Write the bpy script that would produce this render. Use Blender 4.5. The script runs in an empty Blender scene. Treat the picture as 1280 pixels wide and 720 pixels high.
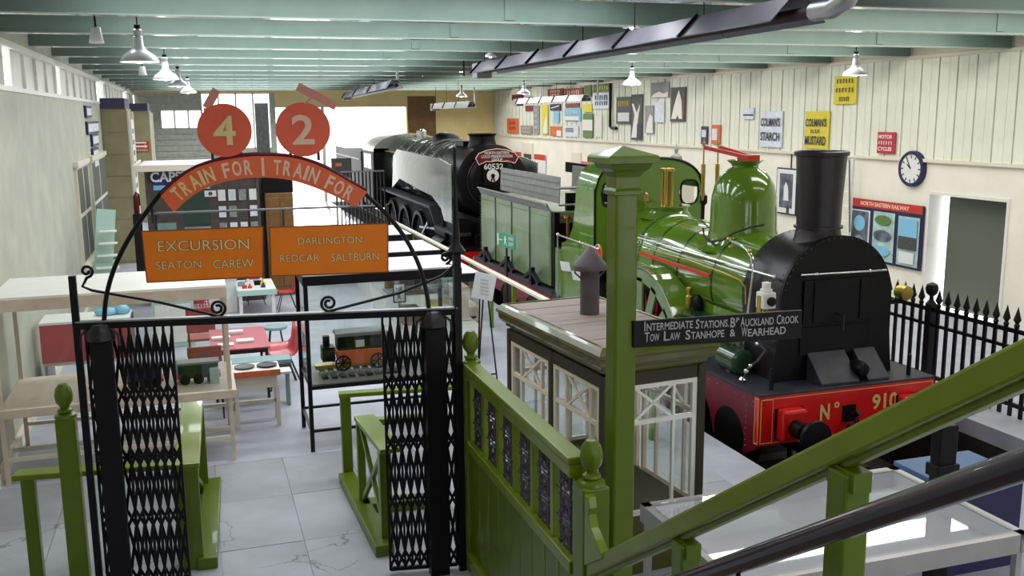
import bpy, bmesh, math, random
import numpy as np
from mathutils import Vector, Matrix
random.seed(7)
C = bpy.context.scene.collection
S = bpy.context.scene
PI = math.pi
# ------------------------------------------------------------------ camera
FOC = 1200.0; H = 3.65
def _cam():
    d = np.array([238.-640, -(146.-360), -FOC]); d /= np.linalg.norm(d)
    r = math.radians(0.5); h = np.array([math.cos(r), math.sin(r), 0])
    z = np.cross(h, d); z /= np.linalg.norm(z)
    if z[1] < 0: z = -z
    return np.array([np.cross(d, z), d, z])
RC = _cam()
cd = bpy.data.cameras.new('camera'); cam = bpy.data.objects.new('camera', cd); C.objects.link(cam)
cd.sensor_width = 36; cd.lens = 36*FOC/1280; cd.clip_start = 0.05; cd.clip_end = 300
cam.matrix_world = Matrix.Translation((0, 0, H)) @ Matrix([list(r) for r in RC]).to_4x4()
S.camera = cam
def P(px, py, x=None, y=None, z=None):
    """point of the photograph's pixel on a real plane of the hall"""
    w = RC @ np.array([px-640, -(py-360), -FOC])
    t = x/w[0] if x is not None else (y/w[1] if y is not None else (z-H)/w[2])
    p = w*t + np.array([0, 0, H])
    return Vector(p)
# ------------------------------------------------------------------ light
w = bpy.data.worlds.new('daylight'); S.world = w; w.use_nodes = True
nt = w.node_tree; bg = nt.nodes['Background']
bg.inputs['Color'].default_value = (0.93, 0.96, 1.0, 1); bg.inputs['Strength'].default_value = 3.6
sd = bpy.data.lights.new('sun', 'SUN'); sd.energy = 9.0; sd.angle = 0.02; sd.color = (1, .96, .9)
so = bpy.data.objects.new('sun', sd); C.objects.link(so)
so.rotation_euler = Vector((0.1, 1.0, 0.40)).to_track_quat('Z', 'Y').to_euler()
def area(name, loc, sx, sy, power, color, direction=(0, 0, -1)):
    l = bpy.data.lights.new(name, 'AREA'); l.shape = 'RECTANGLE'; l.size = sx; l.size_y = sy
    l.energy = power; l.color = color
    o = bpy.data.objects.new(name, l); C.objects.link(o); o.location = loc
    o.rotation_euler = Vector([-c for c in direction]).to_track_quat('Z', 'Y').to_euler()
    return o
CEIL = 5.05; BEAM0 = 3.4; BSTEP = 2.4
# area lamps added under the closed ceiling, standing in for daylight from above
for k, yy in enumerate([BEAM0+BSTEP*i-0.8 for i in range(-2, 16)]):
    kf = .46 if yy < 9 else (1.4 if yy > 30 else 1.0)          # added lamps dimmed at the stair end to darken the foreground, raised far off
    area('roof_fill', (1.9, yy, CEIL-0.04), 5.6, 0.55, (150 if 9 < yy < 24 else 125)*kf, (0.92, 0.97, 1.0))
    area('roof_fill', (9.6, yy, CEIL-0.04), 4.6, 0.55, 110*kf, (1.0, 0.98, 0.94))
S.view_settings.view_transform = 'Standard'; S.view_settings.look = 'None'
S.view_settings.gamma = 1; S.view_settings.use_curve_mapping = False
S.view_settings.exposure = -0.36
# ------------------------------------------------------------------ materials
def lin(c):
    return tuple((v/12.92 if v <= .04045 else ((v+.055)/1.055)**2.4) for v in [x/255 for x in c]) + (1,)
def mat(name, rgb, rough=.5, metal=0, noise=0, nscale=8, bump=0, coat=0, spec=.5, alpha=1, trans=0, wear=None, wearamt=0, emit=0, aniso=None):
    m = bpy.data.materials.new(name); m.use_nodes = True
    n = m.node_tree.nodes; L = m.node_tree.links; b = n['Principled BSDF']
    col = lin(rgb)
    b.inputs['Base Color'].default_value = col; b.inputs['Roughness'].default_value = rough
    b.inputs['Metallic'].default_value = metal; b.inputs['Coat Weight'].default_value = coat
    b.inputs['Specular IOR Level'].default_value = spec; b.inputs['Alpha'].default_value = alpha
    b.inputs['Transmission Weight'].default_value = trans
    if emit:
        b.inputs['Emission Color'].default_value = col; b.inputs['Emission Strength'].default_value = emit
    if noise or bump or wearamt:
        tc = n.new('ShaderNodeTexCoord'); mp = n.new('ShaderNodeMapping'); L.new(tc.outputs['Object'], mp.inputs[0])
        if aniso: mp.inputs['Scale'].default_value = aniso
        t = n.new('ShaderNodeTexNoise'); t.inputs['Scale'].default_value = nscale; t.inputs['Detail'].default_value = 6
        L.new(mp.outputs[0], t.inputs['Vector'])
        src = None
        if noise:
            r = n.new('ShaderNodeValToRGB'); L.new(t.outputs['Fac'], r.inputs[0])
            lo = [max(0, v*(1-noise)) for v in col[:3]]; hi = [min(1, v*(1+noise)) for v in col[:3]]
            r.color_ramp.elements[0].position = .3; r.color_ramp.elements[1].position = .7
            r.color_ramp.elements[0].color = lo+[1]; r.color_ramp.elements[1].color = hi+[1]
            src = r.outputs[0]; L.new(src, b.inputs['Base Color'])
        if wearamt:
            t2 = n.new('ShaderNodeTexNoise'); t2.inputs['Scale'].default_value = nscale*3.1; t2.inputs['Detail'].default_value = 9
            L.new(mp.outputs[0], t2.inputs['Vector'])
            r2 = n.new('ShaderNodeValToRGB'); L.new(t2.outputs['Fac'], r2.inputs[0])
            r2.color_ramp.elements[0].position = .72-wearamt; r2.color_ramp.elements[1].position = .75-wearamt
            mx = n.new('ShaderNodeMixRGB'); L.new(r2.outputs[0], mx.inputs[0])
            if src: L.new(src, mx.inputs[1])
            else: mx.inputs[1].default_value = col
            mx.inputs[2].default_value = lin(wear); L.new(mx.outputs[0], b.inputs['Base Color'])
        if bump:
            bp = n.new('ShaderNodeBump'); bp.inputs['Strength'].default_value = bump; bp.inputs['Distance'].default_value = .01
            L.new(t.outputs['Fac'], bp.inputs['Height']); L.new(bp.outputs[0], b.inputs['Normal'])
    return m
def cracked(name, rgb, scale):
    m = mat(name, rgb, .75, noise=.16, nscale=1.6, bump=.2)
    n = m.node_tree.nodes; L = m.node_tree.links; b = n['Principled BSDF']
    base = b.inputs['Base Color'].links[0].from_socket
    tc = n.new('ShaderNodeNewGeometry'); ns = n.new('ShaderNodeTexNoise'); ns.inputs['Scale'].default_value = 3; ns.inputs['Detail'].default_value = 6
    L.new(tc.outputs['Position'], ns.inputs['Vector'])
    va = n.new('ShaderNodeVectorMath'); va.operation = 'MULTIPLY_ADD'; L.new(ns.outputs['Color'], va.inputs[0])
    va.inputs[1].default_value = (.7, .7, 0); L.new(tc.outputs['Position'], va.inputs[2])
    v = n.new('ShaderNodeTexVoronoi'); v.feature = 'DISTANCE_TO_EDGE'; v.inputs['Scale'].default_value = scale
    L.new(va.outputs[0], v.inputs['Vector'])
    r = n.new('ShaderNodeValToRGB'); L.new(v.outputs['Distance'], r.inputs[0])
    r.color_ramp.elements[0].position = 0; r.color_ramp.elements[0].color = (1, 1, 1, 1)
    r.color_ramp.elements[1].position = .006; r.color_ramp.elements[1].color = (0, 0, 0, 1)
    n2 = n.new('ShaderNodeTexNoise'); n2.inputs['Scale'].default_value = 1.1; L.new(tc.outputs['Position'], n2.inputs['Vector'])
    r2 = n.new('ShaderNodeValToRGB'); L.new(n2.outputs['Fac'], r2.inputs[0]); r2.color_ramp.elements[0].position = .5; r2.color_ramp.elements[1].position = .58
    mu = n.new('ShaderNodeMath'); mu.operation = 'MULTIPLY'; L.new(r.outputs[0], mu.inputs[0]); L.new(r2.outputs[0], mu.inputs[1])
    mx = n.new('ShaderNodeMixRGB'); L.new(mu.outputs[0], mx.inputs[0]); L.new(base, mx.inputs[1]); mx.inputs[2].default_value = lin((112, 110, 108))
    L.new(mx.outputs[0], b.inputs['Base Color'])
    return m
M = dict(
 concrete=mat('concrete', (172, 174, 184), .55, noise=.14, nscale=2.2, bump=.15),
 slab=cracked('slab', (170, 172, 178), .62),
 joint=mat('joint', (84, 84, 82), .9),
 ballast=mat('ballast', (40, 36, 32), .95, noise=.5, nscale=40, bump=1),
 cream=mat('cream_plaster', (240, 234, 218), .75, noise=.05, nscale=1.5),
 yellow_wall=mat('yellow_wall', (240, 218, 156), .75, noise=.06, nscale=1.5),
 pier=mat('pier', (158, 150, 116), .8, noise=.1, nscale=3),
 cladding=mat('cladding', (230, 232, 216), .55, noise=.05, nscale=3),
 ledge=mat('ledge', (226, 218, 200), .6),
 beam=mat('beam_green', (104, 124, 114), .55, noise=.08, nscale=3),
 flange=mat('flange_bright', (150, 162, 156), .25, coat=.4),  # paler than the beams; bright underside lines put into the colour
 greywall=mat('grey_wall', (184, 184, 168), .8, noise=.12, nscale=2),
 ceil=mat('ceiling_green', (92, 106, 92), .7, noise=.12, nscale=2),
 capital=mat('capital', (72, 66, 96), .6),
 white=mat('white_paint', (232, 230, 222), .4, noise=.04, nscale=6),
 greywood=mat('grey_wood', (188, 188, 176), .7, noise=.15, nscale=6),
 black=mat('black_iron', (9, 6, 13), .4, spec=.3),
 loco_black=mat('loco_black', (8, 6, 8), .42, noise=.3, nscale=9, spec=.25),
 loco_frame=mat('running_plate', (46, 46, 54), .45, noise=.3, nscale=6),
 soot=mat('sooty_iron', (32, 25, 29), .36, noise=.4, nscale=5, bump=.1),
 loco_green=mat('loco_green', (90, 124, 30), .16, noise=.08, nscale=3, coat=.8),
 dark_green=mat('dark_green', (34, 62, 40), .25, coat=.5),
 tender_green=mat('tender_green', (116, 136, 96), .3, noise=.12, nscale=3, coat=.3),
 post_green=mat('post_green', (88, 108, 10), .32, noise=.1, nscale=5, coat=.15, spec=.35, bump=.05),
 rail_green=mat('rail_green', (108, 126, 12), .28, noise=.1, nscale=5, coat=.2, spec=.4),
 red=mat('buffer_red', (206, 20, 16), .3, noise=.1, nscale=6, coat=.4),
 maroon=mat('maroon', (104, 12, 32), .4, noise=.15, nscale=4),
 frame_maroon=mat('frame_maroon', (132, 60, 66), .5, noise=.15, nscale=4),
 spoke_red=mat('spoke_red', (176, 22, 40), .4),
 gold=mat('gold_leaf', (214, 184, 110), .4),
 brass=mat('brass', (188, 162, 80), .28, metal=.8),
 copper=mat('copper', (200, 130, 80), .25, metal=.9),
 chrome=mat('bright_steel', (215, 215, 210), .2, metal=.9),
 steel=mat('worn_steel', (150, 150, 150), .4, metal=.6),
 boiler_dark=mat('boiler_cladding', (58, 60, 52), .14, metal=.5, noise=.15, nscale=3, coat=.6),
 silver=mat('silver_cladding', (205, 210, 205), .16, metal=.75, noise=.1, nscale=4),
 grey_plate=mat('grey_plate', (140, 138, 136), .5, noise=.15, nscale=6),
 roofboard=mat('roof_boards', (150, 134, 128), .75, noise=.14, nscale=4, aniso=(.6, 6, 1)),
 cornice=mat('cornice_olive', (84, 82, 24), .25, noise=.1, nscale=5, coat=.35),
 brown=mat('dark_brown_wood', (46, 38, 14), .5, noise=.2, nscale=6),
 sash=mat('sash_cream', (242, 224, 204), .45),
 glass=mat('glass', (245, 250, 250), .03, trans=1, spec=.5),
 board_orange=mat('board_orange', (252, 132, 6), .45, noise=.06, nscale=5),
 arch_orange=mat('arch_orange', (244, 112, 66), .4, noise=.06, nscale=5),
 disc_red=mat('disc_red', (246, 104, 76), .4, noise=.05, nscale=5),
 pink=mat('faded_pink', (228, 150, 140), .5),
 letter_cream=mat('letter_cream', (244, 214, 150), .5),
 letter_pink=mat('letter_pink', (250, 205, 180), .5),
 letter_worn=mat('letter_worn', (248, 212, 150), .5),
 letter_edge=mat('letter_edge', (128, 66, 26), .5),
 letter_white=mat('letter_white', (236, 232, 224), .5),
 letter_grey=mat('letter_grey', (170, 166, 166), .5),
 lamp_white=mat('lamp_enamel', (238, 240, 246), .25, coat=.5),
 bulb=mat('bulb', (255, 250, 240), .3, emit=5),
 stove=mat('stove_grey', (84, 72, 76), .6, noise=.15, nscale=8),
 lilac=mat('case_white', (226, 218, 226), .6, noise=.03, nscale=2),
 alu=mat('aluminium', (176, 172, 172), .35, metal=.5, noise=.06, nscale=6),
 tube=mat('handrail_dark', (40, 32, 48), .22, coat=.6),
 duct=mat('heater_hood', (104, 100, 112), .45, metal=.3, noise=.12, nscale=5),
 rust=mat('heater_dark', (44, 30, 28), .7),
 galv=mat('galvanised', (186, 186, 188), .35, metal=.6, noise=.1, nscale=10),
 navy=mat('navy', (28, 34, 110), .4), lblue=mat('light_blue', (130, 190, 220), .5),
 kiosk=mat('kiosk_brown', (78, 68, 64), .6, noise=.25, nscale=8), kgreen=mat('kiosk_green', (40, 66, 56), .5),
 paper=mat('paper', (226, 226, 224), .7), dkwood=mat('varnished_wood', (120, 84, 40), .45, noise=.2, nscale=6),
 pinewood=mat('pale_wood', (220, 202, 184), .55, noise=.1, nscale=6),
 teal=mat('pale_teal', (178, 208, 200), .5), tealwood=mat('teal_board', (120, 150, 150), .5, noise=.08),
 chair_red=mat('chair_red', (196, 52, 62), .35, coat=.3), chair_brown=mat('chair_brown', (160, 66, 54), .5, noise=.12, nscale=30),
 table_red=mat('table_red', (176, 66, 76), .4), yellow=mat('yellow', (222, 206, 60), .45, noise=.08, nscale=8),
 plum=mat('sign_plum', (136, 60, 60), .5, noise=.15, nscale=10), enamel=mat('enamel_white', (216, 222, 234), .35, noise=.12, nscale=12),
 grime=mat('enamel_grey', (146, 146, 146), .5, noise=.25, nscale=14), darksign=mat('enamel_dark', (72, 74, 72), .45, noise=.35, nscale=16),
 signgreen=mat('enamel_green', (96, 124, 66), .45, noise=.2, nscale=12), orange=mat('enamel_orange', (214, 108, 60), .5, noise=.15, nscale=14),
 exitgreen=mat('exit_green', (40, 150, 110), .5), signred=mat('sign_red', (196, 50, 36), .5),
 blue=mat('blue_box', (78, 112, 156), .5, noise=.1, nscale=5), purple=mat('grille_iron', (58, 48, 66), .5),
 dark=mat('dark_interior', (96, 100, 88), .9), olive_dark=mat('olive_dark', (52, 52, 26), .5, noise=.2),
 tread=mat('tread', (110, 96, 80), .7, noise=.2), outside=mat('outside_ground', (200, 200, 196), .9),
 photo=mat('photo_grey', (92, 98, 112), .5, noise=.6, nscale=6), map1=mat('poster_mint', (170, 200, 190), .6, noise=.25, nscale=5),
 navyframe=mat('navy_frame', (34, 34, 78), .5),
)
def thin_glass():
    m = M['glass']; nt = m.node_tree; n = nt.nodes; n.clear(); L = nt.links
    o = n.new('ShaderNodeOutputMaterial'); t = n.new('ShaderNodeBsdfTransparent'); g = n.new('ShaderNodeBsdfGlossy'); lw = n.new('ShaderNodeLayerWeight'); pw = n.new('ShaderNodeMath'); pw.operation = 'POWER'; f = n.new('ShaderNodeMath'); f.operation = 'MULTIPLY_ADD'; x = n.new('ShaderNodeMixShader')
    t.inputs[0].default_value = (.95, .97, .96, 1); g.inputs['Roughness'].default_value = .02; lw.inputs['Blend'].default_value = .5; L.new(lw.outputs['Facing'], pw.inputs[0]); pw.inputs[1].default_value = 4; L.new(pw.outputs[0], f.inputs[0]); f.inputs[1].default_value = .8; f.inputs[2].default_value = .05
    L.new(f.outputs[0], x.inputs[0]); L.new(t.outputs[0], x.inputs[1]); L.new(g.outputs[0], x.inputs[2]); L.new(x.outputs[0], o.inputs[0])
thin_glass()
# ------------------------------------------------------------------ mesh building
class MB:
    def __init__(s): s.v = []; s.f = []; s.sm = []
    def add(s, vs, fs, smooth=False):
        b = len(s.v); s.v += [Vector(v) for v in vs]; s.f += [tuple(i+b for i in f) for f in fs]; s.sm += [smooth]*len(fs); return s
    def obox(s, c, ax, ay, az):
        c, ax, ay, az = map(Vector, (c, ax, ay, az))
        vs = [c+ax*i+ay*j+az*k for k in (-1, 1) for j in (-1, 1) for i in (-1, 1)]
        fs = [(0, 2, 3, 1), (4, 5, 7, 6), (0, 1, 5, 4), (2, 6, 7, 3), (0, 4, 6, 2), (1, 3, 7, 5)]
        if ax.cross(ay).dot(az) < 0: fs = [f[::-1] for f in fs]
        return s.add(vs, fs)
    def box(s, x0, x1, y0, y1, z0, z1):
        return s.obox(((x0+x1)/2, (y0+y1)/2, (z0+z1)/2), ((x1-x0)/2, 0, 0), (0, (y1-y0)/2, 0), (0, 0, (z1-z0)/2))
    def bar(s, p, q, w, h, up=(0, 0, 1)):
        p, q = Vector(p), Vector(q); d = q-p; u = Vector(up)
        if abs(d.normalized().dot(u)) > .98: u = Vector((0, 1, 0))
        a = d.cross(u).normalized(); b = a.cross(d).normalized()
        return s.obox((p+q)/2, d/2, a*w/2, b*h/2)
    def tube(s, pts, r, n=10, cap=True):
        pts = [Vector(p) for p in pts]; N = len(pts); rr = r if isinstance(r, (list, tuple)) else [r]*N
        vs = []; prev = None
        for i, p in enumerate(pts):
            t = (pts[min(i+1, N-1)]-pts[max(i-1, 0)]).normalized()
            if prev is None:
                u = Vector((0, 0, 1)) if abs(t.z) < .9 else Vector((1, 0, 0)); a = t.cross(u).normalized()
            else: a = (prev - t*prev.dot(t)).normalized()
            prev = a; b = t.cross(a)
            vs += [p+(a*math.cos(2*PI*k/n)+b*math.sin(2*PI*k/n))*rr[i] for k in range(n)]
        fs = [(i*n+k, i*n+(k+1) % n, (i+1)*n+(k+1) % n, (i+1)*n+k) for i in range(N-1) for k in range(n)]
        s.add(vs, fs, True)
        if cap: s.add(vs[:n], [tuple(range(n))[::-1]]); s.add(vs[-n:], [tuple(range(n))])
        return s
    def lathe(s, prof, c, axis='z', n=28, a0=0, a1=2*PI, smooth=True):
        c = Vector(c); full = abs(a1-a0-2*PI) < 1e-6; m = n if full else n+1
        def pt(r, h, a):
            if axis == 'z': return c+Vector((r*math.cos(a), r*math.sin(a), h))
            if axis == 'y': return c+Vector((r*math.cos(a), h, r*math.sin(a)))
            return c+Vector((h, r*math.cos(a), r*math.sin(a)))
        vs = [pt(r, h, a0+(a1-a0)*k/n) for (r, h) in prof for k in range(m)]
        fs = []
        for i in range(len(prof)-1):
            for k in range(n):
                k2 = (k+1) % m
                f = (i*m+k, i*m+k2, (i+1)*m+k2, (i+1)*m+k)
                fs.append(f if axis != 'y' else f[::-1])
        return s.add(vs, fs, smooth)
    def prism(s, poly, fr, depth, smooth=False):
        """poly 2D pts, fr=(origin,u,v): extruded by depth along u x v"""
        o, u, v = map(Vector, fr); nrm = u.cross(v).normalized()*depth; n = len(poly)
        a = [o+u*p[0]+v*p[1] for p in poly]; b = [p+nrm for p in a]
        s.add(a+b, [tuple(range(n))[::-1], tuple(range(n, 2*n))]);
        return s.add(a+b, [(k, (k+1) % n, n+(k+1) % n, n+k) for k in range(n)], smooth)
    def ring(s, c, r0, r1, fr, depth, n=24, a0=0, a1=2*PI):
        o, u, v = Vector(c), Vector(fr[0]), Vector(fr[1]); nr = u.cross(v).normalized()*depth
        for k in range(n):
            a = a0+(a1-a0)*k/n; b = a0+(a1-a0)*(k+1)/n
            q = [o+(u*math.cos(t)+v*math.sin(t))*r for t, r in ((a, r0), (a, r1), (b, r1), (b, r0))]
            s.add(q+[p+nr for p in q], [(0, 3, 2, 1)[::-1], (4, 5, 6, 7)[::-1], (0, 1, 5, 4), (1, 2, 6, 5), (2, 3, 7, 6), (3, 0, 4, 7)])
        return s
    def ellipsoid(s, c, r, nu=14, nv=10):
        c = Vector(c); rx, ry, rz = r if isinstance(r, (tuple, list)) else (r, r, r)
        vs = [c+Vector((rx*math.sin(PI*j/nv)*math.cos(2*PI*i/nu), ry*math.sin(PI*j/nv)*math.sin(2*PI*i/nu), rz*math.cos(PI*j/nv))) for j in range(nv+1) for i in range(nu)]
        return s.add(vs, [(j*nu+i, (j+1)*nu+i, (j+1)*nu+(i+1) % nu, j*nu+(i+1) % nu) for j in range(nv) for i in range(nu)], True)
WL = {}
def wloc(o): return WL.get(o.name, Vector((0, 0, 0))) if o else Vector((0, 0, 0))
def obj(name, mb, m, parent=None, bevel=0, label=None):
    me = bpy.data.meshes.new(name); org = wloc(parent)
    me.from_pydata([tuple(v-org) for v in mb.v], [], mb.f)
    bm = bmesh.new(); bm.from_mesh(me)
    bmesh.ops.remove_doubles(bm, verts=bm.verts, dist=1e-5) if len(mb.v) < 20000 else None
    bmesh.ops.recalc_face_normals(bm, faces=bm.faces); bm.to_mesh(me); bm.free()
    if any(mb.sm):
        for p in me.polygons: p.use_smooth = True
        try: me.set_sharp_from_angle(angle=math.radians(38))
        except Exception: pass
    me.materials.append(M[m] if isinstance(m, str) else m)
    o = bpy.data.objects.new(name, me); C.objects.link(o); o.parent = parent
    WL[o.name] = org
    if bevel:
        b = o.modifiers.new('bevel', 'BEVEL'); b.width = bevel; b.segments = 2; b.limit_method = 'ANGLE'
    if label: o['label'] = label
    return o
def thing(name, label, cat, loc=(0, 0, 0), group=None):
    o = bpy.data.objects.new(name, None); C.objects.link(o); o.location = loc; o.empty_display_size = .1
    WL[o.name] = Vector(loc); o['label'] = label; o['category'] = cat
    if group: o['group'] = group
    return o
def single(name, mb, m, label, cat, group=None, bevel=0):
    o = obj(name, mb, m, None, bevel); o['label'] = label; o['category'] = cat
    if group: o['group'] = group
    return o
def struct(name, mb, m, parent=None):
    o = obj(name, mb, m, parent)
    if not parent: o['kind'] = 'structure'
    return o
def dup(root, d, label=None, rotz=None, group=None):
    r = root.copy(); C.objects.link(r); r.location = Vector(root.location)+Vector(d)
    if rotz is not None: r.rotation_euler = (0, 0, rotz)
    if label: r['label'] = label
    if group: r['group'] = group
    for ch in list(root.children):
        c = ch.copy(); C.objects.link(c); c.parent = r
        for g in ch.children:
            e = g.copy(); C.objects.link(e); e.parent = c
    return r
def tmesh(s, bold=0.0):
    cu = bpy.data.curves.new('t', 'FONT'); cu.body = s; cu.offset = bold; cu.resolution_u = 3
    to = bpy.data.objects.new('t', cu); C.objects.link(to)
    bpy.context.view_layer.update()
    me = bpy.data.meshes.new_from_object(to.evaluated_get(bpy.context.evaluated_depsgraph_get()))
    vs = [v.co.copy() for v in me.vertices]; fs = [tuple(p.vertices) for p in me.polygons]
    bpy.data.objects.remove(to); bpy.data.curves.remove(cu); bpy.data.meshes.remove(me)
    return vs, fs
TC = {}
def lettering(parent, s, c, wd, ht, u, v, m, bold=.01, name='lettering', out=.002):
    """flat print of the words centred at c, fitted to wd x ht"""
    if (s, bold) not in TC: TC[(s, bold)] = tmesh(s, bold)
    vs, fs = TC[(s, bold)]
    if not vs: return
    x0 = min(p.x for p in vs); x1 = max(p.x for p in vs); y0 = min(p.y for p in vs); y1 = max(p.y for p in vs)
    u, v, c = Vector(u).normalized(), Vector(v).normalized(), Vector(c); n = u.cross(v).normalized()*out
    mb = MB(); mb.add([c+n+u*((p.x-(x0+x1)/2)/(x1-x0)*wd)+v*((p.y-(y0+y1)/2)/(y1-y0)*ht) for p in vs], fs)
    return obj(name, mb, m, parent)
def panel(mb, c, wd, ht, u, v, t):
    u, v = Vector(u).normalized(), Vector(v).normalized()
    return mb.obox(c, u*wd/2, v*ht/2, u.cross(v)*t/2)
def nooverlap(a): pass
# ================================================================== THE HALL
WX, FY, LX = 13.0, 42.0, -2.1        # right wall, far wall, left wall
PX0, PX1 = 5.45, 8.65                # platform edges, the track bed lies between at z = -0.95
fl = struct('floor', MB().box(LX, PX0, 10.22, FY, -.2, 0).box(LX, PX0, -3, 10.22, -.2, -.012).box(PX0, WX, -3, 7.2, -.2, 0).box(PX1, WX, 7.2, FY, -.2, 0), 'concrete')
sl = MB().box(0, .694, 0, 1.094, -.03, 0)
slab0 = None
for i in range(11):
    for j in range(6):
        x = LX+.01+i*.7; y = 3.65+j*1.1
        if x+.69 > PX0: continue
        if slab0 is None:
            slab0 = obj('paving_slab', sl, 'slab', fl, .004); o = slab0
        else:
            o = slab0.copy(); C.objects.link(o)
        o.location = (x, y-(.0 if i % 2 else .0), random.uniform(-.003, 0))
struct('trackbed', MB().box(PX0, PX1, 7.2, FY+14, -1.2, -1.02).box(PX0-.15, PX0, 7.2, FY, -1.02, -.2).box(PX1, PX1+.15, 7.2, FY, -1.02, -.2).box(PX0, PX1, 7.05, 7.2, -1.02, -.2), 'ballast')
struct('ground_outside', MB().box(-30, 50, FY+.2, 120, -.3, -.05), 'outside')
t = thing('railway_track', 'rusty rails on sleepers in the sunken bed under the locomotives', 'track', (7.04, 9, -1.02))
for s in (-1, 1): obj('rail', MB().box(7.04+s*.7175, 7.04+s*.7875, 7.6, FY+10, -1.0, -.88).box(7.04+s*.7525-.07, 7.04+s*.7525+.07, 7.6, FY+10, -1.02, -1.0), 'soot', t)
sp = MB().box(-1.25, 1.25, -.12, .12, -.03, .02); s0 = None
for k in range(54):
    if s0 is None: s0 = obj('sleeper', MB().box(5.79, 8.29, 8.88, 9.12, -1.03, -1.0), 'brown', t); o = s0
    else: o = s0.copy(); C.objects.link(o)
    o.location = (0, -.8+k*.65, 0)
# ---- right wall: plaster below, ribbed cladding above
wr = MB().box(WX, WX+.3, -3, 12.7, 0, 2.72).box(WX, WX+.3, 14.62, FY, 0, 2.72).box(WX, WX+.3, 12.7, 14.62, 2.17, 2.72).box(WX+.08, WX+.3, -3, FY, 2.72, 5.05)
wr = struct('wall_right', wr, 'cream')
cp = MB().box(0, .08, 0, .44, 0, 1.86).box(-.022, 0, 0, .05, 0, 1.86).box(-.006, 0, .20, .235, 0, 1.86)
c0 = None; n = int((FY+3)/.45)
for k in range(n):
    if c0 is None:
        c0 = obj('cladding_panel', cp, 'cladding', wr); o = c0
    else: o = c0.copy(); C.objects.link(o)
    o.location = (WX, FY-.45*(k+1), 2.76)
struct('trim_1', MB().box(WX-.07, WX, -3, FY, 2.70, 2.76).box(WX-.045, WX, -3, FY, 4.60, 4.66), 'ledge')
d = struct('door_1', MB().box(WX+.3, WX+.34, 12.6, 14.4, 0, 2.2), 'dark')
struct('door_frame', MB().box(WX-.02, WX+.3, 14.56, 14.62, 0, 2.17).box(WX-.02, WX+.3, 12.7, 12.76, 0, 2.17).box(WX-.02, WX+.3, 12.76, 14.56, 2.11, 2.17), 'white', d)
for k, (a, b) in enumerate([((653, 178), (667, 212)), ((716, 190), (727, 212)), ((741, 200), (750, 212))]):
    p = P(*a, x=WX); q = P(b[0], b[1], x=WX); zb = .9
    wn = struct('window_%d' % (k+3), MB().box(WX-.05, WX, q.y, p.y, zb, p.z), 'ledge')
    hh = p.z-(p.z-zb)*.28
    struct('recess', MB().box(WX-.06, WX-.04, q.y+.12, p.y-.3, zb+.02, hh), 'olive_dark', wn)
# ---- far wall with the daylight openings
struct('wall_far', MB().box(9.0, WX+.3, FY, FY+.3, -1.1, 5.05).box(LX, 9.0, FY, FY+.3, 4.62, 5.05).box(3.4, 9.0, FY, FY+.3, 4.0, 4.62), 'yellow_wall')
wb = struct('wall_far_boarding', MB().box(LX, 3.4, FY+.02, FY+.3, -.2, 2.3).box(LX, -1.15, FY+.02, FY+.3, 2.3, 4.62).box(3.2, 3.4, FY+.02, FY+.3, 2.3, 4.62).box(-1.15, .45, FY+.02, FY+.3, 2.3, 3.15).box(-1.15, .45, FY+.02, FY+.3, 3.95, 4.62), 'greywood')
for k in range(13):
    z = .2+k*.23
    obj('board', MB().box(LX, 3.4 if z < 2.1 else .45, FY-.03, FY+.02, z, z+.215), 'greywood', wb)
struct('wall_far_recess', MB().box(9.05, 10.3, FY-.02, FY, 0, 4.45), 'dkwood')
for nm, x0, x1, z0, z1, cols in (('window_1', -1.15, .45, 3.15, 3.95, 3), ('window_2', .45, 3.2, 2.3, 4.62, 4)):
    mb = MB()
    for i in range(cols+1): x = x0+(x1-x0)*i/cols; mb.box(x-.03, x+.03, FY+.1, FY+.18, z0, z1)
    mb.box(x0, x1, FY+.1, FY+.18, z0, z0+.06).box(x0, x1, FY+.1, FY+.18, z1-.06, z1)
    wn = struct(nm, mb, 'white')
    for i in range(cols): obj('pane', MB().box(x0+(x1-x0)*i/cols+.03, x0+(x1-x0)*(i+1)/cols-.03, FY+.13, FY+.14, z0+.06, z1-.06), 'glass', wn)
struct('door_post', MB().box(5.3, 5.42, FY, FY+.25, -.1, 4.0), 'ledge')
# ---- left wall: piers, capitals, clerestory, trims
wl = struct('wall_left', MB().box(LX-.3, LX, -3, FY, 0, 3.98).box(LX-.3, LX, -3, FY, 4.58, 5.05), 'greywall')
k = 0
for (y0, y1) in ((-3, 2), (2.6, 8), (8.6, 13.4), (14, 18.4), (19, 25.9), (28, 35.9), (38, 41.9)):
    mb = MB(); nn = max(2, round((y1-y0)/1.15)); k += 1
    for i in range(nn+1): y = y0+(y1-y0)*i/nn; mb.box(LX-.12, LX-.04, y-.035, y+.035, 3.98, 4.58)
    mb.box(LX-.14, LX+.02, y0-.3, y1+.3, 3.98, 4.04).box(LX-.14, LX+.02, y0-.3, y1+.3, 4.52, 4.60)
    wn = struct('window_%d' % (5+k), mb, 'white')
    for i in range(nn): obj('pane', MB().box(LX-.09, LX-.08, y0+(y1-y0)*i/nn+.035, y0+(y1-y0)*(i+1)/nn-.035, 4.04, 4.52), 'white', wn)
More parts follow.
